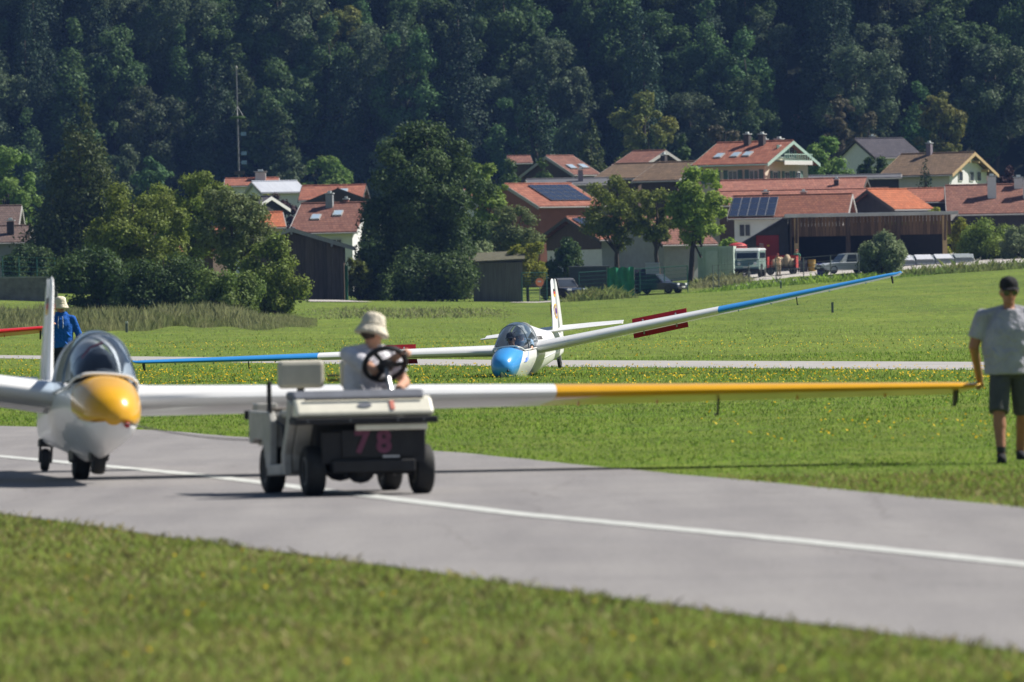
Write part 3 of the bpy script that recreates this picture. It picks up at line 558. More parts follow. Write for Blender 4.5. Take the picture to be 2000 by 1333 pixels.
def house(label, xl, xr, yr, ye, Y, yaw, d, roof='red', wall='white', trim='dark', ov=.5, wallh=None, name='house', cat='house', chim=(), sky=(), wins=(), gwins=(), solar=None, back=True, th=.16):
    """ridge from pixel xl to xr at row yr; the eave facing the camera at row ye; run d metres; ridge turned by yaw degrees"""
    yw = R(yaw); p = px(Y); L = (xr - xl) / p / max(.25, math.cos(yw)) if abs(yaw) < 75 else d * 2.0; rise = (ye - yr) / p + .0
    c = P((xl + xr) / 2, yr, Y); zb = tz(c.x, c.y) - .3; H = c.z - zb; t = thing(name, label, cat, (c.x, c.y, zb), yw)
    sl = rise / d; ze = H - rise; hw = d - ov; zw = H - sl * hw - .05; hl = L / 2 - ov * .8
    # walls incl. gables, one mesh
    W = MB(); pts = [(-hw, 0), (hw, 0), (hw, zw), (0, H - .06), (-hw, zw)]
    W.loft([[Vector((sx * hl, y, z)) for y, z in pts] for sx in (-1, 1)]); W.build('wall', WALLS[wall], t)
    R_ = MB()
    for s in (-1, 1): R_.prism([(-L / 2, 0, H), (L / 2, 0, H), (L / 2, s * d, ze), (-L / 2, s * d, ze)], (0, 0, 0), (0, 0, th))
    rf = R_.build('roof', TILE[roof], t)
    MB().tube([(-L / 2, 0, H + th), (L / 2, 0, H + th)], .09, 6).build('ridge_tiles', TILE[roof], rf, True)
    for sx in (-1, 1):
        for s in (-1, 1): MB().prism([(sx * (L / 2 + .03), 0, H + th * .9), (sx * (L / 2 + .03), s * d, ze + th * .9), (sx * (L / 2 + .03), s * d, ze - .14), (sx * (L / 2 + .03), 0, H - .14)], (-.03, 0, 0), (.03, 0, 0)).build('bargeboard', TRIM[trim], rf)
    MB().tube([(-L / 2, -d - .05, ze + .02), (L / 2, -d - .05, ze + .02)], .06, 6).build('gutter', TRIM['grey' if trim != 'mint' else 'mint'], rf, True)
    for u, v, hh, wd, cm in chim:       # u along ridge -1..1, v down the slope 0..1
        x = u * L / 2; y = -v * d; z = H - sl * abs(y)
        ch = MB().box((x, y, z + hh / 2 - .1), (wd, wd, hh + .4)).build('chimney', CHIM[cm], rf); MB().box((x, y, z + hh + .18), (wd * 1.25, wd * 1.25, .07)).box((x, y, z + hh + .3), (wd * .5, wd * .5, .16)).build('chimney_cap', CAPM, ch)
    ang = math.atan(sl); rt = Matrix.Rotation(ang, 3, 'X')
    def on(u, v, up): return Vector((u * L / 2, -v * d, H - sl * v * d + th)) + rt @ Vector((0, 0, up))
    for u, v in sky:
        s_ = MB().box(on(u, v, .05), (.75, 1.0, .12), rt).build('skylight', TRIM['grey'], rf); MB().box(on(u, v, .115), (.6, .85, .02), rt).build('pane', M('sky_glass', (.35, .45, .55), .15, .1, 1, spec=.8), s_)
    if solar:
        u0, u1, v0, v1, nx, ny = solar
        sd = math.hypot(d, rise)
        for i in range(nx):
            for j in range(ny):
                u = u0 + (u1 - u0) * (i + .5) / nx; v = v0 + (v1 - v0) * (j + .5) / ny; a = MB().box(on(u, v, .08), ((u1 - u0) * L / 2 / nx - .03, (v1 - v0) * sd / ny - .03, .05), rt).build('solar_panel', SOLFR, t)
                MB().box(on(u, v, .11), ((u1 - u0) * L / 2 / nx - .09, (v1 - v0) * sd / ny - .09, .02), rt).build('solar_cells', SOLAR, a)
    def win(face, a, z, w_, h_, sh=True):   # face 'f' front eave wall, 'r' right gable, 'l' left gable
        if face == 'f': o_ = Vector((a, -hw, z)); ux = Vector((1, 0, 0)); n_ = Vector((0, -1, 0))
        else: s = 1 if face == 'r' else -1; o_ = Vector((s * hl, a, z)); ux = Vector((0, 1, 0)); n_ = Vector((s, 0, 0))
        def bx(c, w2, h2, dp): c = o_ + ux * c[0] + Vector((0, 0, c[1])) + n_ * (dp / 2); sz = (w2, dp, h2) if face == 'f' else (dp, w2, h2); return MB().box(c, sz)
        f = bx((0, 0), w_, h_, .08).build('window', TRIM['white'], t); 
        for q in (-1, 1): bx((q * w_ * .23, 0), w_ * .38, h_ * .84, .10).build('pane', GLASSW, f)
        if sh:
            for q in (-1, 1): bx((q * (w_ * .5 + .24), 0), .42, h_ * 1.05, .07).build('shutter', SHUT, f)
    for w_ in wins: win('f', *w_)
    for w_ in gwins: win(*w_)
    t['H'] = H
    del t['H']
    t_ = dict(t=t, L=L, H=H, ze=ze, hw=hw, hl=hl, zw=zw, d=d, sl=sl); return t_
hz_ = {}
def P_h(Y, y): return P(1000, y, Y).z
h1 = house('big cream house with red tiled roof, mint bargeboards and green shutters', 1402, 1548, 281, 325, 720, -30, 4.9, 'red', 'cream', 'mint', .9,
    chim=((-.12, .12, .9, .5, 'dark'), (.28, .14, .9, .5, 'dark'), (.05, -.3, .8, .4, 'grey'), (.42, -.3, .8, .6, 'grey')), sky=((-.52, .62), (-.1, .6), (.2, .58)))
def addwins(h, lst):
    pass
# windows of the cream house: placed from the wall top
def facewin(h, face, a, dz, w_, h_, sh=True):
    t = h['t']; z = h['zw'] - dz
    if face == 'f': o_ = Vector((a, -h['hw'], z)); ux = Vector((1, 0, 0)); n_ = Vector((0, -1, 0))
    else: s = 1 if face == 'r' else -1; o_ = Vector((s * h['hl'], a, z)); ux = Vector((0, 1, 0)); n_ = Vector((s, 0, 0))
    def bx(c, w2, h2, dp): c = o_ + ux * c[0] + Vector((0, 0, c[1])) + n_ * (dp / 2); sz = (w2, dp, h2) if face == 'f' else (dp, w2, h2); return MB().box(c, sz)
    f = bx((0, 0), w_, h_, .08).build('window', TRIM['white'], t)
    for q in (-1, 1): bx((q * w_ * .23, 0), w_ * .38, h_ * .84, .10).build('pane', GLASSW, f)
    if sh:
        for q in (-1, 1): bx((q * (w_ * .5 + .24), 0), .42, h_ * 1.05, .07).build('shutter', SHUT, f)
for a in (-2.3, -.1, 2.0): facewin(h1, 'f', a, 1.25, .95, 1.1)
for a, dz in ((-.9, -.9), (.9, -.9), (-2.2, 1.4), (0, 1.4), (2.0, 1.4)): facewin(h1, 'r', a, dz, .9, 1.1)
t = h1['t']; b = MB().box((h1['hl'] + .6, 0, h1['zw'] + .05), (1.2, 5.2, .12)).build('balcony', TRIM['mint'], t)
MB().box((h1['hl'] + 1.18, 0, h1['zw'] - .12), (.06, 5.2, .35)).build('balcony_front', TRIM['white'], b)
for k in range(13): MB().box((h1['hl'] + 1.19, -2.5 + k * 5 / 12, h1['zw'] + .35), (.05, .05, .5)).build('baluster', TRIM['mint'], b)
MB().box((h1['hl'] + 1.19, 0, h1['zw'] + .62), (.08, 5.2, .07)).build('balcony_rail', TRIM['mint'], b)
h2 = house('house with plain grey roof and pale gable behind the garden trees', 1668, 1765, 274, 312, 790, 24, 4.4, 'slate', 'white', 'dark', .4, chim=((-.1, -.2, .6, .4, 'grey'),))
facewin(h2, 'l', -.8, 1.6, .8, 1.0, False)
h3 = house('house with moss brown roof, wooden bargeboards and white gable at right', 1762, 1902, 303, 346, 735, -30, 4.6, 'moss', 'white', 'wood', .9, chim=((-.2, .05, 1.0, .45, 'copper'),))
for a in (-1.6, .6, 2.0): facewin(h3, 'r', a, .35, .8, .9, False)
for a in (-3, -1, 1, 3): MB().box((h3['hl'] + .35, a * .9, h3['H'] - h3['sl'] * abs(a * .9) - .32), (.7, .16, .22)).build('purlin_end', TRIM['wood'], h3['t'])
house('long low building with pinkish red tiled roof behind the barn', 1408, 1692, 354, 377, 712, -9, 3.2, 'pink', 'wood', 'dark', .5, chim=((.62, .6, .5, .4, 'dark'),))
house('second long pinkish roof directly in front of the first', 1400, 1735, 375, 402, 700, -4, 3.0, 'pink', 'wood', 'dark', .4, chim=((-.42, .75, .75, .55, 'dark'), (.02, .75, .7, .5, 'dark')))
h5 = house('white walled house with brown roof and solar panels beside the barn', 1432, 1664, 385, 428, 676, -8, 4.2, 'brown', 'white', 'grey', .6, solar=(-.98, -.22, .12, .98, 5, 3))
facewin(h5, 'f', -3.6, 1.1, 1.0, 1.1, False); facewin(h5, 'f', -1.2, 1.2, 1.0, 1.0, False)
house('small building with smooth orange roof and dark gable over the barn', 1692, 1772, 374, 413, 682, 36, 3.6, 'orange', 'dark', 'dark', .4)
house('short red tiled roof between the orange roof and the white chimneys', 1766, 1856, 372, 398, 695, 3, 3.0, 'red', 'dark', 'grey', .3)
house('large brown roofed house with white chimneys at the right edge', 1846, 2110, 364, 421, 690, -2, 5.6, 'dull', 'dark', 'grey', .6, chim=((-.32, .42, 1.7, .72, 'white'), (.08, .1, .8, .7, 'white'), (.2, .45, 1.5, .7, 'white')))
house('dark red roof behind the small garden pine', 1838, 1930, 342, 366, 740, -3, 3.6, 'brown', 'dark', 'dark', .4, chim=((-.55, .6, 1.2, .9, 'dark'), (.3, .5, 1.1, .8, 'grey')))
house('low flat grey building strip in front of the moss brown house', 1560, 1760, 346, 352, 725, -2, 2.0, 'dark', 'dark', 'grey', .3)
house('brown mossy roof with an orange verge left of the cream house', 1200, 1292, 323, 352, 735, -30, 4.2, 'moss', 'wood', 'grey', .6, chim=((.9, -.2, 1.0, .45, 'dark'),))
house('brown mossy roof with a dark gable before the cream house', 1284, 1374, 320, 356, 728, -34, 4.2, 'moss', 'wood', 'grey', .7)
house('brown tiled hip like roof with two small skylights', 1066, 1120, 308, 346, 775, 34, 4.6, 'dull', 'wood', 'grey', .4, sky=((-.4, .62), (.5, .6)))
house('half hidden brown roof among the dark conifers', 1236, 1300, 298, 326, 780, -30, 4.2, 'dull', 'wood', 'grey', .4)
house('grey metal roofed shed behind the solar house', 1028, 1190, 353, 364, 705, 4, 2.6, 'dark', 'greywood', 'grey', .3, chim=((.28, .5, 1.0, .4, 'copper'),))
h13 = house('red roofed house carrying a large block of solar panels', 985, 1116, 363, 408, 678, 34, 5.0, 'red', 'rust', 'grey', .5, solar=(-.42, .80, .10, .80, 6, 4))
house('red roof with solar panels partly hidden by the olive tree', 905, 1010, 372, 408, 690, 20, 4.6, 'red', 'white', 'grey', .5, solar=(-.3, .9, .15, .8, 5, 3), chim=((-.5, .2, .8, .4, 'brick'),))
h14 = house('low white barn with orange tiled roof and dark gable behind the sparse trees', 1105, 1290, 427, 472, 655, 30, 5.2, 'red', 'white', 'dark', .9, solar=(-.95, -.55, .1, .7, 2, 3))
MB().prism([(-h14['hl'] - .03, -h14['hw'], h14['zw'] - .9), (-h14['hl'] - .03, h14['hw'], h14['zw'] - .9), (-h14['hl'] - .03, h14['hw'], h14['zw']), (-h14['hl'] - .03, 0, h14['H'] - .08), (-h14['hl'] - .03, -h14['hw'], h14['zw'])], (-.03, 0, 0), (.0, 0, 0)).build('gable_boards', WALLS['wood'], h14['t'])
house('white walled building with orange brown roof behind the bright maple', 1235, 1345, 425, 482, 648, 30, 4.5, 'dull', 'plaster', 'dark', .6)
h16 = house('red tiled house with grey chimney and two skylights left of the big tree', 588, 722, 401, 458, 640, -10, 5.4, 'dull', 'white', 'white', .6, chim=((-.12, .12, 1.0, .55, 'grey'), (.3, -.05, .4, .4, 'brick')), sky=((-.38, .5), (.22, .38)))
facewin(h16, 'f', 1.0, 1.0, .9, .8, False)
house('small plain orange roof left of the skylight house', 500, 552, 419, 448, 655, 6, 3.2, 'orange', 'cream', 'grey', .3)
house('red tiled roof with a dark dormer gable behind the grey chimney', 590, 715, 366, 394, 720, -4, 3.8, 'red', 'wood', 'dark', .5, sky=((.35, .45),))
house('dark cross gable of the red roof behind the grey chimney', 655, 668, 372, 398, 716, 90, 3.0, 'red', 'wood', 'dark', .4)
house('pale corrugated metal roof beside the maypole', 492, 580, 358, 380, 735, 14, 4.0, 'metal', 'white', 'grey', .3)
house('red roof with a little white cupola next to the maypole', 440, 545, 352, 366, 755, 0, 3.0, 'red', 'white', 'grey', .4, chim=((.32, .2, .7, .95, 'white'),))
house('dark gabled roof with pale verge behind the orange roof', 505, 530, 388, 412, 690, -30, 3.0, 'slate', 'dark', 'white', .3)
house('red roof showing through the hedge trees', 350, 440, 450, 496, 570, -6, 4.0, 'red', 'wood', 'grey', .5)
house('brown roof with a dark chimney at the left edge', -70, 62, 446, 478, 628, 0, 4.0, 'umber', 'plaster', 'grey', .4, chim=((.42, .5, 1.0, .55, 'dark'),))
house('grey brown roof at the left edge behind the dark chimney', -80, 42, 407, 448, 650, 0, 4.5, 'umber', 'plaster', 'grey', .4)
house('hillside cottage roof peeping out of the wood', 1548, 1604, 228, 238, 947, 10, 3.0, 'dull', 'wood', 'dark', .3, chim=((.5, .2, .6, .4, 'white'),))
house('small cottage roof among dark trees left of the brown hip roof', 990, 1036, 308, 322, 800, 4, 3.0, 'dull', 'wood', 'dark', .3)
# plank barn, gable to the camera
hb = house('old dark plank barn with its gable to the meadow', 566, 578, 450, 489, 596, 90, 4.5, 'slate', 'wood', 'grey', .8, name='barn', cat='barn')
for k in range(24):
    a = -3.6 + k * .31; zt = hb['H'] - hb['sl'] * abs(a) - .1
    MB().box((-hb['hl'] - .03, a, zt / 2), (.05, .285, zt)).build('plank', M('barn_board', (.12, .088, .065), .9, .35, 2.5, rand=.25, aniso=(5, 5, .3)), hb['t'])
for a in (-2.9, 0, 2.9): MB().box((-hb['hl'] - .3, a, hb['H'] - hb['sl'] * abs(a) - .25), (.7, .14, .2)).build('purlin_end', TRIM['grey'], hb['t'])
# grey plank shed
def pbox(name, label, cat, x0, x1, yt, yb, Y, dep, mat, group=None, bevel=0, yaw=0, ground=True):
    a = P(x0, yb, Y); b = P(x1, yt, Y); c = (a.x + b.x) / 2; z0 = tz(c, Y) if ground else a.z; t = thing(name, label, cat, (c, Y, z0), R(yaw), group); return t, abs(b.x - a.x), b.z - z0
t, w_, h_ = pbox('plank_shed', 'weathered grey plank shed with a mossy sloping roof', 'shed', 925, 1020, 512, 582, 598, 3, None)
MB().loft([[Vector((x, y, z)) for y, z in ((0, -.2), (0, h_), (3, h_ + .4), (3, -.2))] for x in (-w_ / 2, w_ / 2)]).build('wall', WALLS['greywood'], t)
nb = 16
for k in range(nb): MB().box((-w_ / 2 + (k + .5) * w_ / nb, -.04, h_ / 2), (w_ / nb - .03, .05, h_ - random.uniform(0, .08))).build('plank', WALLS['greywood'], t)
MB().prism([(-w_ / 2 - .3, -.5, h_ - .02), (w_ / 2 + .2, -.5, h_ + .12), (w_ / 2 + .2, 3.3, h_ + .75), (-w_ / 2 - .3, 3.3, h_ + .6)], (0, 0, 0), (0, 0, .12)).build('roof', M('mossy_roof', (.09, .085, .05), .9, .4, 3), t)
# open barn with plank apron
Y = 632; a, b_ = P(1532, 424, Y), P(1870, 414, Y); cx = (a.x + b_.x) / 2; zb = tz(cx, Y); wB = b_.x - a.x; hB = (a.z + b_.z) / 2 - zb
bt = thing('open_barn', 'long open fronted wooden barn with a plank apron and grey roof edge', 'barn', (cx, Y, zb), 0)
MB().prism([(-wB / 2, -1.2, hB), (wB / 2, -1.2, hB), (wB / 2, 8, hB - .5), (-wB / 2, 8, hB - .5)], (0, 0, -.05), (0, 0, .12)).build('roof', TILE['metal'], bt)
MB().box((0, -1.25, hB - .03), (wB, .07, .24)).build('fascia', M('grey_fascia', (.45, .44, .42), .7, .2, 2, aniso=(.4, 1, 1)), bt)
for k in range(46): MB().box((-wB / 2 + .5 + (k + .5) * (wB - 1.0) / 46, .25 + random.uniform(-.012, .012), hB - .85), ((wB - 1.0) / 46 - .02, .05, 1.55)).build('apron_plank', M('barn_plank', (.13, .078, .045), .85, .4, 4, rand=.35, aniso=(5, 5, .3)), bt)
for x in (-wB / 2 + .9, -wB / 2 + 4.9, wB / 2 - 4.6, wB / 2 - 1.0):
    MB().box((x, .35, (hB - .2) / 2), (.34, .34, hB - .2)).build('post', WALLS['wood'] if abs(x) < 5 else TRIM['wood'], bt)
    MB().prism([(x, .2, hB - 1.9), (x, .2, hB - 2.15), (x, -1.15, hB - .22), (x, -1.15, hB - .08)], (-.09, 0, 0), (.09, 0, 0)).build('brace', WALLS['wood'], bt)
MB().box((0, 7.6, hB / 2 - .4), (wB - 1, .2, hB - .8)).build('back_wall', M('painted_shade_wood', (.012, .011, .01), .9, .3, 2), bt)  # near-black colour paints in the shade deep inside the barn
MB().prism([(-wB / 2 + .5, .1, -.1), (-wB / 2 + .5, 7.6, -.1), (-wB / 2 + .5, 7.6, hB - .75), (-wB / 2 + .5, -.2, hB - .1)], (-.06, 0, 0), (.06, 0, 0)).build('side_wall', WALLS['wood'], bt)
# lean-to with red panel at the barn's left end
t, w_, h_ = pbox('lean_to', 'dark sloping lean-to at the left end of the open barn', 'lean-to', 1452, 1538, 424, 500, 634, 4, None)
MB().loft([[Vector((x, y, z)) for x, z in ((-w_ / 2, 0), (w_ / 2, 0), (w_ / 2, h_), (-w_ / 2, h_ - 2.0))] for y in (0, 4)]).build('wall', M('lean_grey', (.07, .065, .07), .9, .2, 2), t)
MB().prism([(-w_ / 2 - .4, -.4, h_ - 2.2), (w_ / 2 + .1, -.4, h_ + .06), (w_ / 2 + .1, 4.2, h_ + .06), (-w_ / 2 - .4, 4.2, h_ - 2.2)], (0, 0, 0), (0, 0, .1)).build('roof', TILE['slate'], t)
MB().box((.15, -.06, h_ - 2.55), (1.75, .06, 2.3)).build('red_door', M('red_door', (.30, .012, .01), .6, .15, 1), t, label='plain dark red door panel')
MB().box((.2, -.1, h_ - 2.2), (.2, .02, .12)).build('yellow_label', GOLD, t)
# container
t, w_, h_ = pbox('shipping_container', 'pale green corrugated shipping container beside the van', 'container', 1364, 1432, 481, 545, 618, 6, None, yaw=-6)
CG = M('container_green', (.40, .49, .42), .6, .15, 2, coat=.05)
MB().box((0, 3, h_ / 2), (w_, 6, h_)).build('box', CG, t)
for k in range(12):
    x = -w_ / 2 + .05 + (k + .5) * (w_ - .1) / 12
    if not .25 < (k + .5) / 12 < .58: MB().box((x, -.03, h_ / 2), (.11, .07, h_ - .25)).build('rib', CG, t)
MB().box((-w_ * .1, -.02, h_ * .47), (w_ * .32, .05, h_ * .8)).build('door', M('container_door', (.46, .54, .48), .6, .1, 2), t)
for sx in (-1, 1): MB().box((sx * (w_ / 2 - .03), -.04, h_ / 2), (.1, .1, h_)).build('corner_post', CG, t)
MB().box((0, -.04, h_ - .07), (w_, .1, .14)).build('top_rail', CG, t)
for k in range(22): MB().box((-w_ / 2 - .02, .3 + k * .26, h_ / 2), (.05, .12, h_ - .3)).build('side_rib', CG, t)
# maypole
Y = 770; a = P(466, 135, Y); zb = tz(a.x, Y); t = thing('maypole', 'tall maypole with a wreath and small trade signs above the village', 'pole', (P(468, 345, Y).x, Y, zb), 0); Hm = a.z - zb
MB().tube([(0, 0, 0), (-.12, 0, Hm)], [.12, .055], 10).build('pole', M('pole_grey', (.17, .17, .19), .8, .15, 3), t, True)
zr = P(466, 230, Y).z - zb; ring = [(.62 * math.cos(q) - .08, .62 * math.sin(q), zr) for q in [2 * math.pi * k / 20 for k in range(21)]]
MB().tube(ring, .13, 6).build('wreath', LM['dark'], t, True)
for q in range(4): MB().tube([(.6 * math.cos(q * 1.57) - .08, .6 * math.sin(q * 1.57), zr), (-.09, 0, zr + 1.1)], .015, 4).build('wreath_ribbon', TRIM['white'], t)
for k, zz in enumerate((262, 318, 300)):
    z = P(466, zz, Y).z - zb
    for s in (1,): MB().box((.45 * s, 0, z), (.5, .05, .35)).box((.2 * s, 0, z), (.3, .03, .03)).build('trade_sign', M('sign_paint', (.2, .3, .45), .7, .3, 3), t)
MB().ell((-.12, 0, Hm + .1), (.12, .12, .2), 8, 6).build('top_figure', TRIM['grey'], t, True)
MB().box((0, 0, zr - 5.2), (.9, .4, .35)).build('base_clamp', TRIM['dark'], t)
# grey garden wall at the left
Y = 560; a, b_ = P(-60, 545, Y), P(112, 543, Y); zb = tz(a.x, Y); hw_ = a.z - zb
t = thing('garden_wall', 'low grey stone wall at the far left edge of the meadow', 'wall', ((a.x + b_.x) / 2, Y, zb)); MB().box((0, 0, hw_ / 2 - .2), (b_.x - a.x, .4, hw_ + .4)).build('wall', M('stone_wall', (.16, .15, .14), .95, .35, 2.2, bump=.8, dist=.05), t); MB().box((0, 0, hw_ + .03), (b_.x - a.x + .1, .5, .1)).build('coping', M('stone_cap', (.26, .25, .24), .9, .2, 3), t)
# fences
GRNF = M('fence_green', (.02, .10, .075), .6, .15, 4); POSTM = M('fence_post', (.12, .14, .13), .7, .2, 4)
def fence(label, xs_, Y, h, mat=POSTM, wires=4, frame=False):
    X_ = [(x - 1000) / F * Y for x in xs_]; zb = tz(X_[0], Y); t = thing('fence', label, 'fence', (X_[0], Y, zb)); prev = None
    for X in X_: z = tz(X, Y) - zb; MB().tube([(X - X_[0], 0, z - .2), (X - X_[0], 0, z + h)], .035, 6).build('post', mat, t, True)
    for k in range(wires):
        hh = h * (k + 1) / wires - .03; MB().tube([(X - X_[0], 0, tz(X, Y) - zb + hh) for X in X_], .012 if not (frame and k == wires - 1) else .035, 5).build('rail', mat, t, True)
    return t
fence('tall green gate frame with wire mesh beside the plank shed', (1021, 1070), 596, 2.15, GRNF, 12, True)
fence('thin wire fence with slender posts in front of the container and yard', (1395, 1406, 1465, 1518, 1572, 1625, 1680), 600, 1.9, POSTM, 5)
fence('wire mesh fence before the dark box and green tarp', (1133, 1192, 1252, 1300, 1345), 600, 2.0, GRNF, 7, True)
fence('green mesh fence above the low stone wall at far left', (-40, 8, 40, 75, 110), 566, 3.0, GRNF, 9)
# boxes, bins, tarps
def boxthing(name, label, cat, x0, x1, yt, yb, Y, dep, mat, lid=None, bevel=.04, yaw=0, group=None, lidh=.12, taper=1.0):
    t, w_, h_ = pbox(name, label, cat, x0, x1, yt, yb, Y, dep, mat, group, yaw=yaw); MB().box((0, dep / 2, h_ / 2 - .05), (w_, dep, h_), None, (taper, taper)).build('body', mat, t, bevel=bevel)
    if lid: MB().box((0, dep / 2, h_ - .03), (w_ + .08, dep + .1, lidh)).build('lid', lid, t, bevel=bevel)
    return t, w_, h_
boxthing('steel_box', 'large dark grey steel box behind the mesh fence', 'box', 1112, 1190, 520, 578, 606, 3, M('box_grey', (.055, .06, .075), .7, .2, 2), M('box_top', (.09, .095, .11), .7, .2, 2))
def tarp(name, label, x0, x1, yt, yb, Y, mat, seed, fold=.09):
    t, w_, h_ = pbox(name, label, 'tarp', x0, x1, yt, yb, Y, 1, mat); r = random.Random(seed); n, m_ = 22, 14; f = [r.uniform(0, 6) for _ in range(4)]
    rows = [[Vector((-w_ / 2 + w_ * i / n + .03 * math.sin(j * .7 + i), fold * (math.sin(i * 1.3 + f[0]) + .7 * math.sin(i * .6 + j * .5 + f[1])), h_ * j / m_ + (.05 * math.sin(i * .9 + f[2]) if j == m_ else 0))) for i in range(n + 1)] for j in range(m_ + 1)]
    back = [[v + Vector((0, .03, 0)) for v in q] for q in rows]
    MB().loft(rows, False, False).loft(back, False, False).build('sheet', mat, t, True, None)
    for sx in (-1, 1): MB().tube([(sx * w_ / 2, .05, -.1), (sx * w_ / 2, .05, h_)], .03, 6).build('support', POSTM, t, True)
    return t
TARP = M('tarp_green', (.015, .19, .095), .45, .25, 2.5)
tarp('green_tarp', 'crumpled emerald green tarp hanging on the mesh fence', 1186, 1238, 522, 577, 599, TARP, 4)
tarp('green_tarp', 'flat teal green sheet hanging beside the plank barn', 655, 679, 518, 566, 596, M('tarp_teal', (.012, .17, .115), .6, .12, 2), 5, .02)
boxthing('waste_bin', 'white plastic bin with an orange label behind the green tarp', 'bin', 1262, 1288, 514, 544, 612, .9, M('bin_white', (.45, .46, .48), .6, .1, 3), M('bin_lid', (.5, .5, .52), .5, .1, 3), group=None)
t = thing('rusty_board', 'rust brown board leaning beside the teal sheet', 'board', ((650 - 1000) / F * 594, 594, tz(-13, 594))); MB().box((0, 0, .95), (.32, .08, 1.7), Matrix.Rotation(R(-8), 3, 'Y')).box((.25, -.1, .5), (.3, .1, 1.3), Matrix.Rotation(R(-14), 3, 'Y')).build('boards', WALLS['rust'], t)
t = thing('trellis', 'thin weathered trellis frame left of the big dark tree', 'trellis', ((690 - 1000) / F * 600, 600, tz(-11.6, 600)))
for k in range(4): MB().box((-.5 + k * .45, 0, 1.3), (.06, .06, 2.6)).build('upright', TRIM['grey'], t)
for k in range(3): MB().box((.17, 0, .6 + k * .8), (1.5, .05, .05)).build('crossbar', TRIM['grey'], t)
# dark round lumps of covered material and the debris beside the bin
t = thing('covered_pile', 'black covered heap with pale scrap behind the bin', 'pile', ((1262 - 1000) / F * 622, 622, tz(10.2, 622)))
MB().ell((-.4, 0, .6), (1.1, .8, .9), 14, 8).build('cover', M('black_sheet', (.012, .013, .02), .5, .3, 3), t, True); MB().box((.5, -.2, 1.6), (.9, .5, .2), Matrix.Rotation(R(12), 3, 'Y')).box((.6, -.2, 1.3), (1.0, .4, .1), Matrix.Rotation(R(-6), 3, 'Y')).build('scrap', M('scrap_metal', (.5, .52, .55), .5, .2, 4), t)
t = thing('road_sign', 'small round orange sign on a thin post beside the gate', 'sign', ((1056 - 1000) / F * 590, 590, tz(2, 590))); MB().tube([(0, 0, 0), (0, 0, 1.5)], .03, 6).build('post', POSTM, t); MB().lathe([(.001, -.02), (.3, -.02), (.3, .02), (.001, .02)], (0, -.04, 1.45), 20, Euler((R(90), 0, 0)).to_matrix()).build('disc', M('sign_orange', (.7, .22, .1), .5, .2, 4), t); MB().box((0, -.075, 1.5), (.25, .01, .1)).build('sign_mark', TRIM['white'], t)
for x, yy, Y_, lb in ((248, 632, 395, 'short dark marker post in the left meadow'), (1527, 560, 560, 'short white tipped stake in the right meadow'), (1627, 605, 420, 'small grey stump post in the right meadow')):
    X = (x - 1000) / F * Y_; t = thing('marker_post', lb, 'post', (X, Y_, tz(X, Y_))); MB().box((0, 0, .22), (.12, .1, .5)).build('stake', POSTM, t, bevel=.015); MB().box((0, 0, .49), (.13, .11, .1)).build('tip', TRIM['white'] if 'white' in lb or 'dark' in lb else POSTM, t)
# skips with sloping pale tops
SK = M('skip_grey', (.24, .27, .28), .6, .2, 3); SKT = M('skip_top', (.56, .57, .62), .5, .12, 3)
for k, lb in enumerate(('leftmost grey skip with a sloping pale lid, half behind the shrub', 'second grey skip with a sloping pale lid from the shrub', 'third grey skip with a sloping pale lid from the shrub', 'darker skip at the right end of the row of skips')):
    t, w_, h_ = pbox('skip', lb, 'skip', 1752 + k * 38, 1788 + k * 38, 499 - k, 534 - k, 612, 1.6, None, 'row of skips in front of the barn')
    MB().loft([[Vector((x, y, z)) for y, z in ((0, 0), (0, h_ * .52), (.9, h_), (1.7, h_), (1.7, 0))] for x in (-w_ / 2, w_ / 2)]).build('body', SK, t)
    MB().prism([(-w_ / 2 + .05, .02, h_ * .54), (w_ / 2 - .12, .02, h_ * .54), (w_ / 2 - .3, .88, h_ * .98), (-w_ / 2 - .1, .88, h_ * .98)], (0, -.02, .0), (0, -.05, .05)).build('lid', SKT if k < 3 else SK, t)
    MB().box((0, -.03, h_ * .18), (w_ * .96, .05, .08)).build('rail', SKT, t)
    for q in range(4): MB().box((-w_ / 2 + (q + .5) * w_ / 4, -.02, h_ * .35), (.05, .06, h_ * .28)).build('rib', SK, t)
# oil drum and barrels in the yard
for x, lb, mt in ((1588, 'yellow ochre drum in front of the barn opening', M('drum_ochre', (.28, .18, .03), .6, .2, 3)), (1572, 'dark drum beside the ochre drum', M('drum_dark', (.05, .05, .06), .6, .2, 3)), (1606, 'small violet blue drum beside the silver car', M('drum_blue', (.05, .05, .35), .5, .2, 3))):
    Y_ = 616 if x != 1606 else 606; X = (x - 1000) / F * Y_; t = thing('drum', lb, 'drum', (X, Y_, tz(X, Y_))); MB().lathe([(.001, 0), (.3, 0), (.31, .03), (.3, .06), (.3, .32), (.315, .34), (.3, .36), (.3, .6), (.315, .62), (.3, .64), (.3, .9), (.31, .93), (.001, .93)], (0, 0, 0), 18).build('drum_body', mt, t, True, 40); MB().lathe([(.001, .93), (.05, .93), (.05, .96), (.001, .96)], (.12, 0, 0), 8).build('bung', POSTM, t)
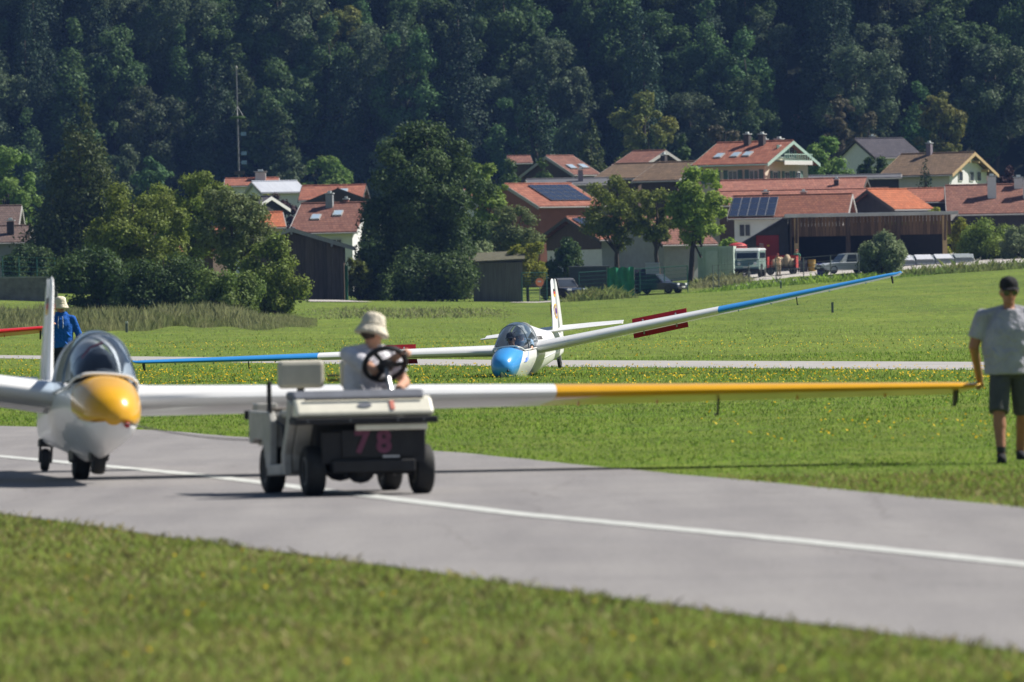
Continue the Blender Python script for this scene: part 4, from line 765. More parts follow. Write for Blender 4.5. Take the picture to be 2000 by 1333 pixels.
# ================================================================== gliders
WHITE = M('white_dope', (.80, .80, .80), .35, .04, 3, coat=.3)
BELLY = M('belly_white', (.74, .73, .70), .45, .06, 4, coat=.15)
RUBBER = M('rubber', (.018, .018, .018), .75, .3, 20)
CANOPY = glassmat('canopy_glass', (.78, .86, .95), 1.4)
DARKIN = M('cockpit_dark', (.035, .04, .05), .7, .3, 6)
REDP = M('red_paint', (.42, .012, .018), .45, .12, 4)
METAL = M('grey_metal', (.35, .35, .36), .4, .15, 8, metal=.6)
ST = np.array([  # s from nose, bottom, top, half width, height of widest, exponent top, exponent bottom
    [0.00, .45, .51, .04, .48, 2.0, 2.0], [0.04, .365, .61, .13, .485, 2.0, 2.0], [0.12, .295, .685, .195, .49, 2.1, 2.0], [0.28, .23, .76, .25, .505, 2.2, 1.8],
    [0.55, .18, .835, .292, .53, 2.3, 1.5], [0.85, .155, .88, .315, .56, 2.5, 1.4], [1.3, .14, .85, .325, .59, 3.2, 1.35], [1.8, .14, .85, .33, .60, 3.5, 1.35],
    [2.6, .16, .85, .325, .62, 3.5, 1.35], [2.82, .18, .87, .32, .63, 3.2, 1.4], [2.95, .19, 1.30, .315, .65, 2.0, 1.4], [3.3, .21, 1.285, .30, .68, 2.0, 1.5], [4.0, .255, 1.22, .26, .72, 1.9, 1.7],
    [5.0, .33, 1.13, .19, .76, 1.9, 2.0], [6.2, .41, 1.04, .125, .78, 2.0, 2.2], [7.2, .47, .99, .075, .78, 2.0, 2.2], [7.75, .52, .95, .04, .76, 2.0, 2.0]])
X0 = 3.0                                   # station of the main wheel
def fsec(s): return [np.interp(s, ST[:, 0], ST[:, k]) for k in range(1, 7)]
def fpt(s, th, off=0.0):
    zb, zt, wd, zc, a, b = fsec(s); c, sn = math.cos(th), math.sin(th); e = a if c >= 0 else b
    y = (wd + off) * math.copysign(abs(sn) ** (2 / e), sn); z = zc + ((zt - zc + off) if c >= 0 else (zc - zb + off)) * math.copysign(abs(c) ** (2 / e), c)
    return Vector((X0 - s, y, z))
def foil(c, th=.15, cam=.035, n=13):
    up, lo = [], []
    for i in range(n):
        x = .5 * (1 - math.cos(math.pi * i / (n - 1))); t = 5 * th * (.2969 * math.sqrt(x) - .126 * x - .3516 * x * x + .2843 * x ** 3 - .1036 * x ** 4); p = .42
        yc = cam / p ** 2 * (2 * p * x - x * x) if x < p else cam / (1 - p) ** 2 * (1 - 2 * p + 2 * p * x - x * x)
        up.append((x * c, (yc + t) * c)); lo.append((x * c, (yc - t) * c))
    return up + lo[::-1][1:-1]
INC = R(4.6); SILL = .858
DIH = [5.0]
def wsec(side, t, span, z0=.735):
    c = 1.5 + (.62 - 1.5) * t ** 1.15 if t < .97 else (1.5 - .88 * t ** 1.15) * (1 - ((t - .97) / .03) ** 2 * .45)
    le = .35 + .62 * t - (.10 * ((t - .97) / .03) ** 2 if t > .97 else 0); th = .165 - .045 * t; y = side * (.2 + (span - .2) * t); zz = z0 + (abs(y)) * math.tan(R(DIH[0])) + (.02 if t > .995 else 0)
    out = []
    for x, z in foil(c, th): out.append(Vector((le - x * math.cos(INC) - z * math.sin(INC), y, zz - x * math.sin(INC) + z * math.cos(INC))))
    return out
def wpt(side, t, span, xc, top=True):
    s = wsec(side, t, span); k = min(range(len(s)), key=lambda i: abs((s[0].x - s[i].x) / (s[0].x - min(q.x for q in s)) - xc) + (0 if (i < 13) == top else 9)); return s[k]
def wheel(parent, name, c, r, wd, hub=METAL, axis='Y'):
    prof = [(r * .45, -wd / 2 * .8), (r * .8, -wd / 2), (r * .95, -wd / 2 * .8), (r, -wd / 2 * .35), (r, wd / 2 * .35), (r * .95, wd / 2 * .8), (r * .8, wd / 2), (r * .45, wd / 2 * .8)]
    rot = Euler((R(90), 0, 0)).to_matrix()
    t = MB().lathe(prof, c, 28, rot).build(name, RUBBER, parent, True)
    MB().lathe([(.02, -wd / 2 * .7), (r * .5, -wd / 2 * .7), (r * .5, -wd / 2 * .9), (r * .56, -wd / 2 * .85), (r * .56, wd / 2 * .85), (r * .5, wd / 2 * .9), (r * .5, wd / 2 * .7), (.02, wd / 2 * .7)], c, 20, rot).build('rim', hub, t, True)
    return t
def glider(label, tipmat, origin, yaw, pitch, bank, scale=1.0, span=8.0, capmode='low', brakes=False, dolly=False, canopy_detail='pilots', wheel_up=0.0, emblem=True, group=None, name='glider'):
    mat = Matrix.Translation(origin) @ Euler((0, 0, yaw)).to_matrix().to_4x4() @ Euler((0, pitch, 0)).to_matrix().to_4x4() @ Euler((bank, 0, 0)).to_matrix().to_4x4() @ Matrix.Scale(scale, 4)
    g = thing(name, label, 'glider', mat=mat, group=group)
    # fuselage with a coloured nose cap: both are lofts on one surface, split along the paint edge
    NT = 48; ths = [2 * math.pi * k / NT for k in range(NT)]
    def paint_s(th):
        a = abs(((th + math.pi) % (2 * math.pi)) - math.pi)
        if capmode == 'low':    # blue: long on top, cut straight down the cheeks
            lim = 1.12 - .55 * sstep((a - 1.0) / .75); return float(lim * (1 - sstep((a - 2.62) / .3))) + 0.02
        lim = 1.0 - .35 * sstep((a - 1.0) / 1.0); return float(lim * (1 - sstep((a - 1.72) / .30))) + 0.02
    sb = [paint_s(t) for t in ths]
    nose = MB(); rows = []
    for i in range(15): u = (i / 14) ** 1.5; rows.append([fpt(max(.001, sb[k] * u), ths[k]) for k in range(NT)])
    nose.loft(rows, True); nose.build('nose_cap', tipmat, g, True, 60)
    body = MB(); rows = []
    tail = [s for s in np.concatenate([np.linspace(0, 1, 16)])]
    for i in range(14): u = i / 13; rows.append([fpt(sb[k] + (1.25 - sb[k]) * u, ths[k]) for k in range(NT)])
    for s in list(np.arange(1.35, 2.8, .15)) + [2.82, 2.86, 2.9, 2.95, 3.1, 3.3, 3.6, 4, 4.5, 5, 5.6, 6.2, 6.8, 7.2, 7.75]: rows.append([fpt(s, t) for t in ths])
    body.loft(rows, True); body.build('fuselage', WHITE, g, True, 50)
    MB().tube([fpt(s, R(118) * sd + (0), .004) for s in (3.05, 3.6, 4.5, 5.5, 6.6) for sd in (1,)], .006, 6).build('stringer', WHITE, g, True)
    # cockpit opening, dark inside
    cs = [(.97, .02), (1.05, .19), (1.3, .245), (1.8, .26), (2.5, .25), (2.78, .2), (2.84, .02)]
    MB().loft([[Vector((X0 - s, -q, SILL + (.024 if s < 1.1 else 0))), Vector((X0 - s, q, SILL + (.024 if s < 1.1 else 0)))] for s, q in cs], False, False).build('cockpit_opening', DARKIN, g)
    # canopy bubble
    cz = [(.86, .885, .225), (.95, .975, .27), (1.1, 1.075, .296), (1.3, 1.175, .312), (1.55, 1.265, .32), (1.85, 1.325, .324), (2.2, 1.35, .324), (2.55, 1.34, .32), (2.93, 1.308, .31)]
    def csec(s, off=0):
        zt = np.interp(s, [c[0] for c in cz], [c[1] for c in cz]) + off; wd = np.interp(s, [c[0] for c in cz], [c[2] for c in cz]) + off
        zs = .775 + .085 * float(sstep((1.3 - s) / .45)); 
        return [Vector((X0 - s, wd * math.copysign(abs(math.sin(a)) ** .9, math.sin(a)), zs + (zt - zs) * abs(math.cos(a)) ** .9)) for a in [math.pi * (k / 24 - .5) for k in range(25)]]
    ss = np.concatenate([np.linspace(.86, 1.3, 8), np.linspace(1.4, 2.93, 13)])
    can = MB().loft([csec(s) for s in ss], False, False).build('canopy', CANOPY, g, True, None)
    for s in (.865, 1.72, 2.93): MB().tube(csec(s, .004), .02 if s < 1 else (.009 if s < 2 else .016), 6).build('canopy_frame', WHITE if s != 1.72 else M('frame_blue', (.16, .22, .30), .5, .1), can, True)
    for sd in (0, -1): MB().tube([csec(s, .004)[sd] for s in ss], .014, 6).build('canopy_rail', WHITE, can, True)
    MB().ell((X0 - 2.62, 0, .95), (.10, .18, .23), 14, 8).build('rear_headrest', DARKIN, g, True)
    if canopy_detail == 'empty':
        MB().ell((X0 - 1.75, 0, .92), (.07, .17, .25), 14, 8).build('front_headrest', DARKIN, g, True)
        MB().ell((X0 - 1.22, 0, .86), (.08, .17, .1), 14, 8).build('instrument_panel', DARKIN, g, True)
        MB().tube([(X0 - 1.66, -.17, 1.06), (X0 - 1.66, -.1, 1.16), (X0 - 1.66, .02, 1.21)], .012, 6).build('shoulder_strap', REDP, g, True)
    # wings
    for side in (1, -1):
        tin = [0, .02, .06, .12, .2, .3, .4, .51]; tout = [.51, .6, .7, .8, .9, .97, .98, .99, 1.0]
        MB().loft([wsec(side, t, span) for t in tin]).build('wing', WHITE, g, True, 60)
        ow = MB().loft([wsec(side, t, span) for t in tout]).build('outer_wing', tipmat, g, True, 60)
        p = wpt(side, .71, span, .7, False); MB().box(p + Vector((0, 0, -.07)), (.05, .015, .16)).box(p + Vector((-.06, 0, -.14)), (.12, .02, .02)).build('aileron_horn', BLACKP, ow)
        p = wpt(side, .975, span, .35, False); MB().loft([[p + Vector((a * sc + dx, b * .012, dz)) for a, b in ((.09, 1), (-.09, 1), (-.09, -1), (.09, -1))] for sc, dx, dz in ((1, 0, .03), (.8, -.02, -.09), (.35, -.05, -.14))]).build('tip_skid', BLACKP, ow)
        gp = [wpt(side, t, span, .74, True) + Vector((0, 0, .004)) for t in (.60, .7, .8, .9, .96)]; MB().tube(gp, .006, 4).build('aileron_gap', DARKIN, ow)
        for t in (.55, .64, .80, .90): # hinge brackets under the wing
            p = wpt(side, t, span, .72, False); MB().box(p + Vector((0, 0, -.012)), (.08, .012, .03)).build('hinge_bracket', WHITE if t < .5 else tipmat, ow)
        if brakes:
            for top in (1, -1):
                a, b = wpt(side, .265, span, .5, top > 0), wpt(side, .415, span, .5, top > 0); up = Vector((0, -side * .0, top)); a, b = a + up * .012, b + up * .012
                sl = Vector((-.05, side * .0, 0)); hgt = .105
                pl = MB().prism([a, b, b + up * hgt + sl, a + up * hgt * .95 + sl + (b - a) * .0], (-.006, 0, 0), (.006, 0, 0)).build('airbrake_paddle', REDP, g)
                for f in (.2, .8): q = a.lerp(b, f); MB().box(q + Vector((.012, 0, .0)), (.012, .03, .11)).build('paddle_arm', METAL, pl)
    # fin, rudder, tailplane
    def vsec(z, le, c, th): return [Vector((le - x, y, z)) for x, y in foil(c, th, 0.0)]
    fz = [(.90, X0 - 6.75, .82, .11), (1.2, X0 - 6.95, .66, .11), (1.6, X0 - 7.12, .50, .11), (1.95, X0 - 7.24, .40, .11), (2.06, X0 - 7.30, .33, .09), (2.10, X0 - 7.40, .16, .06)]
    fin = MB().loft([vsec(*q) for q in fz]).build('fin', WHITE, g, True, 60)
    rz = [(.72, X0 - 7.62, .40, .05), (1.2, X0 - 7.63, .50, .05), (1.6, X0 - 7.64, .46, .05), (2.0, X0 - 7.66, .32, .05), (2.09, X0 - 7.68, .2, .04)]
    MB().loft([[Vector((a, b + .012 * (-1) ** i * 0, z)) for z in (z_,) for a, b in ((le, .028), (le - c, .006), (le - c, -.006), (le, -.028))] for i, (z_, le, c, th) in enumerate(rz)]).build('rudder', WHITE, g, True, 30)
    for side in (1, -1):
        def hsec(y, le, c): return [Vector((le - x, side * y, 1.02 + z)) for x, z in foil(c, .10, 0.0, 9)]
        MB().loft([hsec(.0, X0 - 6.35, .62), hsec(.8, X0 - 6.43, .50), hsec(1.42, X0 - 6.50, .40), hsec(1.5, X0 - 6.56, .28)]).build('tailplane', WHITE, g, True, 60)
        e = Euler((0, R(12), 0)).to_matrix(); q = lambda y, le, c: [Vector((le, side * y, 1.02)) + e @ Vector((-a, 0, b)) for a, b in ((0, .018), (c, .004), (c, -.004), (0, -.018))]
        MB().loft([q(.09, X0 - 6.985, .42), q(.8, X0 - 6.95, .36), q(1.46, X0 - 6.92, .25)]).build('elevator', WHITE, g)
    # undercarriage
    wheel(g, 'main_wheel', (0, 0, .2 + wheel_up), .2, .15)
    if not dolly:
        MB().loft([[Vector((x, -.05, z)), Vector((x, .05, z)), Vector((x, .05, z - .03)), Vector((x, -.05, z - .03))] for x, z in ((2.5, .20), (2.1, .15), (1.2, .12), (.4, .14))]).build('nose_skid', BLACKP, g)
        t = wheel(g, 'tail_wheel', (X0 - 7.2, 0, .33), .1, .07); MB().box((X0 - 7.2, 0, .43), (.08, .09, .14)).build('fork', METAL, t)
    else:
        wheel(g, 'nose_wheel', (1.75, .0, .125), .12, .12); MB().box((1.72, 0, .17), (.28, .16, .1), None, (1.1, 1.1)).build('wheel_fork', BLACKP, g, bevel=.02)
        MB().box((0, 0, .22), (.5, .2, .12), None, (1.2, 1.1)).build('wheel_fairing', BLACKP, g, bevel=.02)
        MB().box((.25, .1, .16), (.2, .05, .18)).build('brake_lever', BLACKP, g, bevel=.01)
        t = wheel(g, 'tail_dolly', (X0 - 7.0, 0, .30), .11, .08); MB().box((X0 - 6.95, 0, .46), (.22, .15, .07)).box((X0 - 6.98, .055, .37), (.07, .02, .2)).box((X0 - 6.98, -.055, .37), (.07, .02, .2)).build('dolly_clamp', BLACKP, t)
    hk = MB().ell(fpt(.04, R(120), .015), (.022, .026, .026), 10, 6)
    hk.build('tow_hook', REDP if dolly else BLACKP, g, True)
    # markings on the fin and the cheek
    for sd in (1, -1):
        y = sd * .034
        for k, mtl in enumerate((BLACKP, FRED, GOLD)): MB().box((X0 - 7.40, y, 1.86 - .055 * k), (.17, .004, .052)).build('flag_stripe', mtl, fin)
        if emblem:
            rt = Euler((R(90), 0, 0)).to_matrix()
            yy = sd * .047
            MB().lathe([(.125, -.003), (.155, -.003), (.155, .003), (.125, .003), (.125, -.003)], (X0 - 7.25, yy, 1.42), 28, rt, cap=False).build('emblem_ring', GOLD, fin)
            MB().lathe([(.11, -.002), (.125, -.002), (.125, .002), (.11, .002), (.11, -.002)], (X0 - 7.25, yy, 1.42), 28, rt, cap=False).build('emblem_inner_ring', PURP, fin)
            textmesh('AS', .16, 'emblem_letters', PURP, fin, Matrix.Translation((X0 - 7.25, yy, 1.42)) @ Euler((R(90), 0, R(180) if sd > 0 else 0)).to_matrix().to_4x4(), .003, .006)
        if emblem:
            sw = MB()
            for (s0, t0, s1, t1, n_) in ((1.02, 100, 1.62, 70, 10), (1.16, 101, 1.50, 84, 6)):
                sw.tube([fpt(s0 + (s1 - s0) * k / n_, sd * R(t0 + (t1 - t0) * k / n_ + 7 * math.sin(math.pi * k / n_)), .004) for k in range(n_ + 1)], .009, 4)
            for s0 in (1.14, 1.2, 1.26): sw.tube([fpt(s0, sd * R(97), .004), fpt(s0 + .03, sd * R(88), .004)], .012, 4)
            sw.build('cheek_logo', LBLUE, g)
            for k, s0 in enumerate((3.15, 3.3, 3.5, 3.62, 3.78, 3.9)):
                rg = MB().tube([fpt(s0, sd * R(66), .004), fpt(s0 + .02, sd * R(58), .004)], .012, 4)
                if k % 2: rg.tube([fpt(s0 + .02, sd * R(58), .004), fpt(s0 + .07, sd * R(66), .004)], .01, 4)
                rg.build('registration_letter', BLACKP, g)
    return g, mat
YEL = M('yellow_paint', (.74, .38, .012), .3, .05, 3, coat=.5); BLU = M('blue_paint', (.045, .30, .72), .28, .05, 3, coat=.5); RTIP = M('red_tip_paint', (.6, .02, .02), .35, .05, 3, coat=.3)
pa = G(157, 938); DIH[0] = 4.1; YG, YM = glider('white glider with yellow nose and yellow outer wings being towed on the taxiway', YEL, pa, math.atan2(-math.cos(R(8.2)), math.sin(R(8.2))), R(-2.6), R(-4.6), 1.01, 8.2, 'high', dolly=True, canopy_detail='empty', emblem=False)
TIPP = Vector(wpt(1, .992, 8.2, .25, False)); DIH[0] = 5.0
pb = P(1032, 742, 167); pb.z = -.22
BG, BM = glider('white glider with blue nose, blue outer wings and red airbrakes out, landed in the meadow', BLU, pb, math.atan2(-math.cos(R(9.6)), -math.sin(R(9.6))), R(1.4), R(5.5), 1.0, 7.95, 'low', brakes=True, wheel_up=.22)
pr = P(-838, 800, 137); pr.z = 0
RG, RM = glider('red wing tip of a glider reaching in from the left edge', RTIP, pr, math.atan2(-math.cos(R(6)), math.sin(R(6))), R(-3), R(-1.6), 1.0, 8.0, 'high', dolly=True, canopy_detail='empty', emblem=False)
# ================================================================== people
def skinm(n, c): return M(n, c, .55, .1, 20, spec=.35)
TAN = skinm('skin_tan', (.36, .17, .10)); FAIR = skinm('skin_fair', (.50, .27, .18))
def cloth(n, c, v=.15): return M(n, c, .85, v + .06, 5, bump=.9, dist=.03, spec=.15)
def remesh(mb, name, mat, parent, voxel=.012, smooth=4):
    o = mb.build(name, mat, None, True, None)
    md = o.modifiers.new('r', 'REMESH'); md.mode = 'VOXEL'; md.voxel_size = voxel; md.use_smooth_shade = True
    sm = o.modifiers.new('s', 'SMOOTH'); sm.factor = .5; sm.iterations = smooth
    bake(o); o.parent = parent; return o
def V3(*a): return Vector(a)
POSE = dict(pelvis=V3(0, 0, .95), chest=V3(0, 0, 1.28), neck=V3(0, 0, 1.48), head=V3(0, -.02, 1.62),
    shL=V3(.195, 0, 1.395), elL=V3(.25, .02, 1.14), haL=V3(.26, -.06, .90), shR=V3(-.195, 0, 1.395), elR=V3(-.25, .02, 1.14), haR=V3(-.26, -.06, .90),
    hiL=V3(.09, 0, .92), knL=V3(.10, -.02, .50), ftL=V3(.11, .02, .08), hiR=V3(-.09, 0, .92), knR=V3(-.10, -.02, .50), ftR=V3(-.11, .02, .08))
def hand(mb, wrist, d, palm_n, curl=.7, s=1.0):
    d = d.normalized(); n = (palm_n - d * palm_n.dot(d)).normalized(); sd = d.cross(n)
    pc = wrist + d * .05 * s; mb.ell(pc, (.04 * s, .018 * s, .055 * s), 10, 6, Matrix((sd, n, d)).transposed())
    for k, (o, L) in enumerate(((-.030, .062), (-.010, .075), (.010, .07), (.029, .055))):
        p0 = wrist + d * .085 * s + sd * o * s; a = curl * .9; p1 = p0 + (d * math.cos(a) + n * math.sin(a)) * L * .55 * s; p2 = p1 + (d * math.cos(a * 2.2) + n * math.sin(a * 2.2)) * L * .55 * s
        mb.cap(p0, .0095 * s, p1, .009 * s, 6).cap(p1, .009 * s, p2, .0075 * s, 6)
    p0 = wrist + d * .03 * s - sd * .035 * s; p1 = p0 + (d * .7 - sd * .55 + n * .4).normalized() * .045 * s; mb.cap(p0, .013 * s, p1, .011 * s, 6).cap(p1, .011 * s, p1 + (d * .7 + n * .7).normalized() * .035 * s, .009 * s, 6)
def person(label, mat, pose, skin, shirt, trousers, shoe, hat, long_sleeve=False, shorts=False, build=1.0, headyaw=0, headpitch=0, glasses=True, voxel=.011, legs=True, hood=False, hands=True, group=None):
    p = dict(POSE); p.update(pose); t = thing('person', label, 'person', mat=mat, group=group); B = build
    b = MB(); hm = Euler((headpitch, 0, headyaw)).to_matrix(); H = p['head']
    # head, face
    b.ell(H, (.076, .094, .112), 16, 12, hm); b.ell(H + hm @ V3(0, -.03, -.06), (.056, .062, .06), 12, 8, hm)
    b.ell(H + hm @ V3(0, -.098, -.012), (.017, .030, .030), 8, 6, hm); b.ell(H + hm @ V3(0, -.086, -.055), (.026, .012, .009), 8, 6, hm); b.ell(H + hm @ V3(0, -.082, -.068), (.022, .012, .009), 8, 6, hm); b.ell(H + hm @ V3(0, -.078, -.1), (.028, .02, .02), 8, 6, hm)
    for s in (-1, 1): b.ell(H + hm @ V3(s * .08, .005, -.012), (.012, .022, .032), 8, 6, hm); b.ell(H + hm @ V3(s * .032, -.086, .012), (.016, .01, .01), 8, 6, hm)
    b.cap(p['neck'] + V3(0, .0, -.06), .06, H + V3(0, .015, -.06), .055)
    # torso core and limbs
    def torso(mb, inf, z0, z1, hem=None):
        ax = [(p['pelvis'] + V3(0, 0, -.04), .165, .115), (p['pelvis'] + V3(0, 0, .08), .16 * (1 + (B - 1) * 1.2), .12 * B), (p['pelvis'].lerp(p['chest'], .55), .155 * B * (1 + (B - 1) * .6), .12 * B), (p['chest'], .175 * B, .125 * B), (p['chest'].lerp(p['neck'], .55), .17, .105), (p['neck'] + V3(0, 0, -.035), .10, .075)]
        fx = (p['shL'] - p['shR']); fx.z = 0; fx = fx.normalized() if fx.length > .05 else V3(1, 0, 0); fy = V3(-fx.y, fx.x, 0)
        secs = []
        for c, rx, ry in ax[z0:z1]: secs.append([c + fx * ((rx + inf) * math.copysign(abs(math.cos(a)) ** .85, math.cos(a))) + fy * (ry + inf) * math.sin(a) for a in [2 * math.pi * k / 20 for k in range(20)]])
        mb.loft(secs)
    torso(b, 0, 0, 6)
    for s in 'LR':
        b.cap(p['sh' + s] + V3(0, 0, -.01), .056 * B ** .5, p['el' + s], .044 * B ** .6); b.cap(p['el' + s], .045 * B ** .6, p['ha' + s], .031 * B ** .5)
        if hands: d = (p['ha' + s] - p['el' + s]); hand(b, p['ha' + s], d, p.get('palm' + s, V3(0, -1, 0) if s == 'L' else V3(0, -1, 0)), p.get('curl', .7))
        if legs: b.cap(p['hi' + s], .09, p['kn' + s], .062); b.cap(p['kn' + s], .062, p['kn' + s].lerp(p['ft' + s], .35) + V3(0, .015, 0), .064); b.cap(p['kn' + s].lerp(p['ft' + s], .35) + V3(0, .015, 0), .064, p['ft' + s], .042)
    remesh(b, 'body', skin, t, voxel, 3)
    # shirt
    m_ = MB(); torso(m_, .014, 1 if not hood else 0, 6)
    if not hood: m_.loft([[c + V3(math.cos(a) * rx, math.sin(a) * ry, 0) for a in [2 * math.pi * k / 20 for k in range(20)]] for c, rx, ry in ((p['pelvis'] + V3(0, 0, -.10), .185 * (1 + (B - 1) * .6), .14 * B), (p['pelvis'] + V3(0, 0, .12), .175 * (1 + (B - 1) * .9), .135 * B))])
    for s in 'LR':
        m_.ell(p['sh' + s] + V3(0, 0, -.01), (.062 * B ** .7, .068 * B ** .7, .064 * B ** .7)); m_.cap(p['neck'] + (p['sh' + s] - p['neck']) * .25 + V3(0, .01, -.02), .055, p['sh' + s] + (p['neck'] - p['sh' + s]) * .12 + V3(0, .0, -.005), .056)
        if long_sleeve: m_.cap(p['sh' + s] + V3(0, 0, -.01), .070, p['el' + s], .058); m_.cap(p['el' + s], .058, p['el' + s].lerp(p['ha' + s], .92), .044)
        else: m_.tube([p['sh' + s], p['sh' + s].lerp(p['el' + s], .3), p['sh' + s].lerp(p['el' + s], .74)], [.066 * B ** .5, .070 * B ** .5, .071 * B ** .5], 12)
        if legs is False: pass
    rr = random.Random(5)
    for k in range(9): # folds
        a = rr.uniform(-1, 1); z = rr.uniform(.05, .9); c = p['pelvis'].lerp(p['chest'], z); m_.cap(c + V3(a * .12, -.115 * B - .005, 0), .016, c + V3(a * .12 + rr.uniform(-.09, .09), -.118 * B, rr.uniform(-.08, .08)), .012, 6)
    if hood: m_.loft([[p['neck'] + V3(math.cos(a) * rx, .03 + math.sin(a) * ry, z) for a in [2 * math.pi * k / 16 for k in range(16)]] for z, rx, ry in ((-.05, .13, .12), (.0, .125, .12), (.035, .10, .10))])
    sh = remesh(m_, 'hoodie' if hood else 't_shirt', shirt, t, voxel, 3)
    if hood:
        for sx in (-.03, .035): MB().tube([p['neck'] + V3(sx, -.115, -.04), p['neck'] + V3(sx * 1.3, -.15, -.14), p['neck'] + V3(sx * 1.2, -.152, -.24)], .006, 6).build('drawstring', cloth('cord_pale', (.5, .55, .6)), sh, True)
    if legs:
        m_ = MB()
        m_.loft([[p['pelvis'] + V3(math.cos(a) * rx, math.sin(a) * ry, z) for a in [2 * math.pi * k / 20 for k in range(20)]] for z, rx, ry in ((-.13, .165, .125), (-.04, .178, .132), (.06, .168, .128))])
        for s in 'LR':
            if shorts: e = p['hi' + s].lerp(p['kn' + s], 1.04); m_.tube([p['hi' + s], p['hi' + s].lerp(e, .5), e], [.10, .102, .096], 14)
            else: m_.cap(p['hi' + s], .102, p['kn' + s], .075); m_.cap(p['kn' + s], .075, p['ft' + s] + V3(0, 0, .03), .062)
        remesh(m_, 'shorts' if shorts else 'trousers', trousers, t, voxel, 3)
        for s in 'LR':
            f = p['ft' + s]; m_ = MB().ell(f + V3(0, -.07, -.035), (.048, .13, .042)).ell(f + V3(0, .01, -.01), (.046, .06, .055)); m_.box(f + V3(0, -.06, -.066), (.085, .25, .022)); remesh(m_, 'shoe', shoe, t, .01, 2)
            if shorts: MB().tube([f + V3(0, 0, .02), f + V3(0, 0, .075)], .043, 12).build('sock', BLACKP, t, True)
    mo = MB().ell((0, -.094, -.062), (.026, .01, .006), 10, 5).build('mouth', M('lips', (.16, .06, .05), .6, .1, 20), t, True); mo.data.transform(Matrix.Translation(H) @ hm.to_4x4())
    # hat
    kind, hmtl = hat; HT = Matrix.Translation(H) @ hm.to_4x4()
    if kind == 'bucket':
        prof = [(.148, -.035), (.138, -.012), (.114, .03), (.104, .05), (.099, .095), (.086, .132), (.05, .150), (.002, .154)]
        inner = [(.002, .146), (.08, .12), (.097, .05), (.143, -.038)]
        o = MB().lathe([(r_, z) for r_, z in prof] + inner, (0, 0, 0), 28, None, .93, 1.06).build('bucket_hat', hmtl, t, True, None); o.data.transform(HT @ Matrix.Rotation(R(p.get('hattilt', 6)), 4, 'X'))
        o2 = MB().tube([(.096 * math.cos(a), .111 * math.sin(a), .052) for a in [2 * math.pi * k / 24 for k in range(25)]], .006, 5).build('hat_band', hmtl, t, True, None); o2.data.transform(HT @ Matrix.Rotation(R(p.get('hattilt', 6)), 4, 'X')); o2.parent = o
    elif kind == 'cap':
        o = MB().lathe([(.099, .03), (.101, .055), (.096, .09), (.075, .125), (.03, .142), (.002, .144)], (0, 0, 0), 24, None, .9, 1.05).build('cap_crown', hmtl, t, True, None); o.data.transform(HT)
        br = MB(); br.loft([[V3(x, -.085 - dd * math.sqrt(max(0, 1 - (x / .085) ** 2)), .044 - .012 * (x / .085) ** 2 - dd * .16 + th) for x in np.linspace(-.084, .084, 13)] for dd, th in ((0, 0), (.085, 0), (.085, .006), (0, .008))], False, False)
        q = br.build('cap_brim', hmtl, o, True, None); q.data.transform(HT)
        MB().ell((0, 0, .145), (.008, .008, .005), 8, 4).build('cap_button', hmtl, o, True).data.transform(HT)
    hr = MB().ell((0, .028, -.012), (.082, .082, .075), 14, 8).build('hair', M('hair', (.05, .035, .025), .7, .3, 40), t, True, None); hr.data.transform(HT)
    if glasses:
        g = MB()
        for s in (-1, 1): g.loft([[V3(s * .037 + a * .032, -.108 + abs(s * .037 + a * .032) * .28 + dz, -.006 + b_ * .024) for a, b_ in ((-1, .6), (-.6, 1), (.6, 1), (1, .6), (.9, -.5), (.4, -1), (-.5, -1), (-.95, -.4))] for dz in (-.004, .004)])
        g.box((0, -.109, .004), (.03, .006, .008))
        for s in (-1, 1): g.box((s * .08, -.045, .004), (.006, .11, .008))
        o = g.build('sunglasses', M('dark_lens', (.01, .02, .025), .12, .2, 5, coat=.8, spec=.8), t); o.data.transform(HT)
    return t
LINEN = cloth('linen_hat', (.62, .56, .46)); CREAMH = cloth('cream_hat', (.72, .65, .52)); BLACKC = cloth('black_cloth', (.03, .03, .034)); GREYT = cloth('grey_shirt', (.36, .36, .41)); PALET = cloth('pale_shirt', (.58, .57, .62))
BLUEH = cloth('blue_hoodie', (.012, .10, .42)); DARKT = cloth('dark_trousers', (.02, .022, .03)); OLIVE = cloth('dark_shorts', (.085, .09, .085))
# man holding the yellow wing tip
pm = G(1976, 904); s = 1.0
tipw = YM @ TIPP
sm = .985
lm = lambda v: (Vector(v) - pm) / sm
hR = lm(tipw) + V3(.07, -.02, .035)
person('person in grey T-shirt, dark shorts and black cap holding the yellow wing tip', Matrix.Translation(pm) @ Matrix.Scale(sm, 4),
    dict(haR=hR + V3(-.0, .0, .06), shR=V3(-.25, .0, 1.385), elR=V3(-.335, .02, 1.10), shL=V3(.25, 0, 1.385), elL=V3(.27, .0, 1.14), haL=V3(.27, -.08, .90), pelvis=V3(-.02, 0, .93), chest=V3(0.01, .015, 1.25), knR=V3(-.12, -.16, .49), ftR=V3(-.11, -.22, .08), knL=V3(.12, .06, .47), ftL=V3(.10, .26, .10), palmR=V3(-.5, -.6, -.2), curl=.9, head=V3(.0, -.04, 1.61)),
    TAN, GREYT, OLIVE, BLACKC, ('cap', BLACKC), shorts=True, build=1.34, headyaw=R(8), headpitch=R(6))
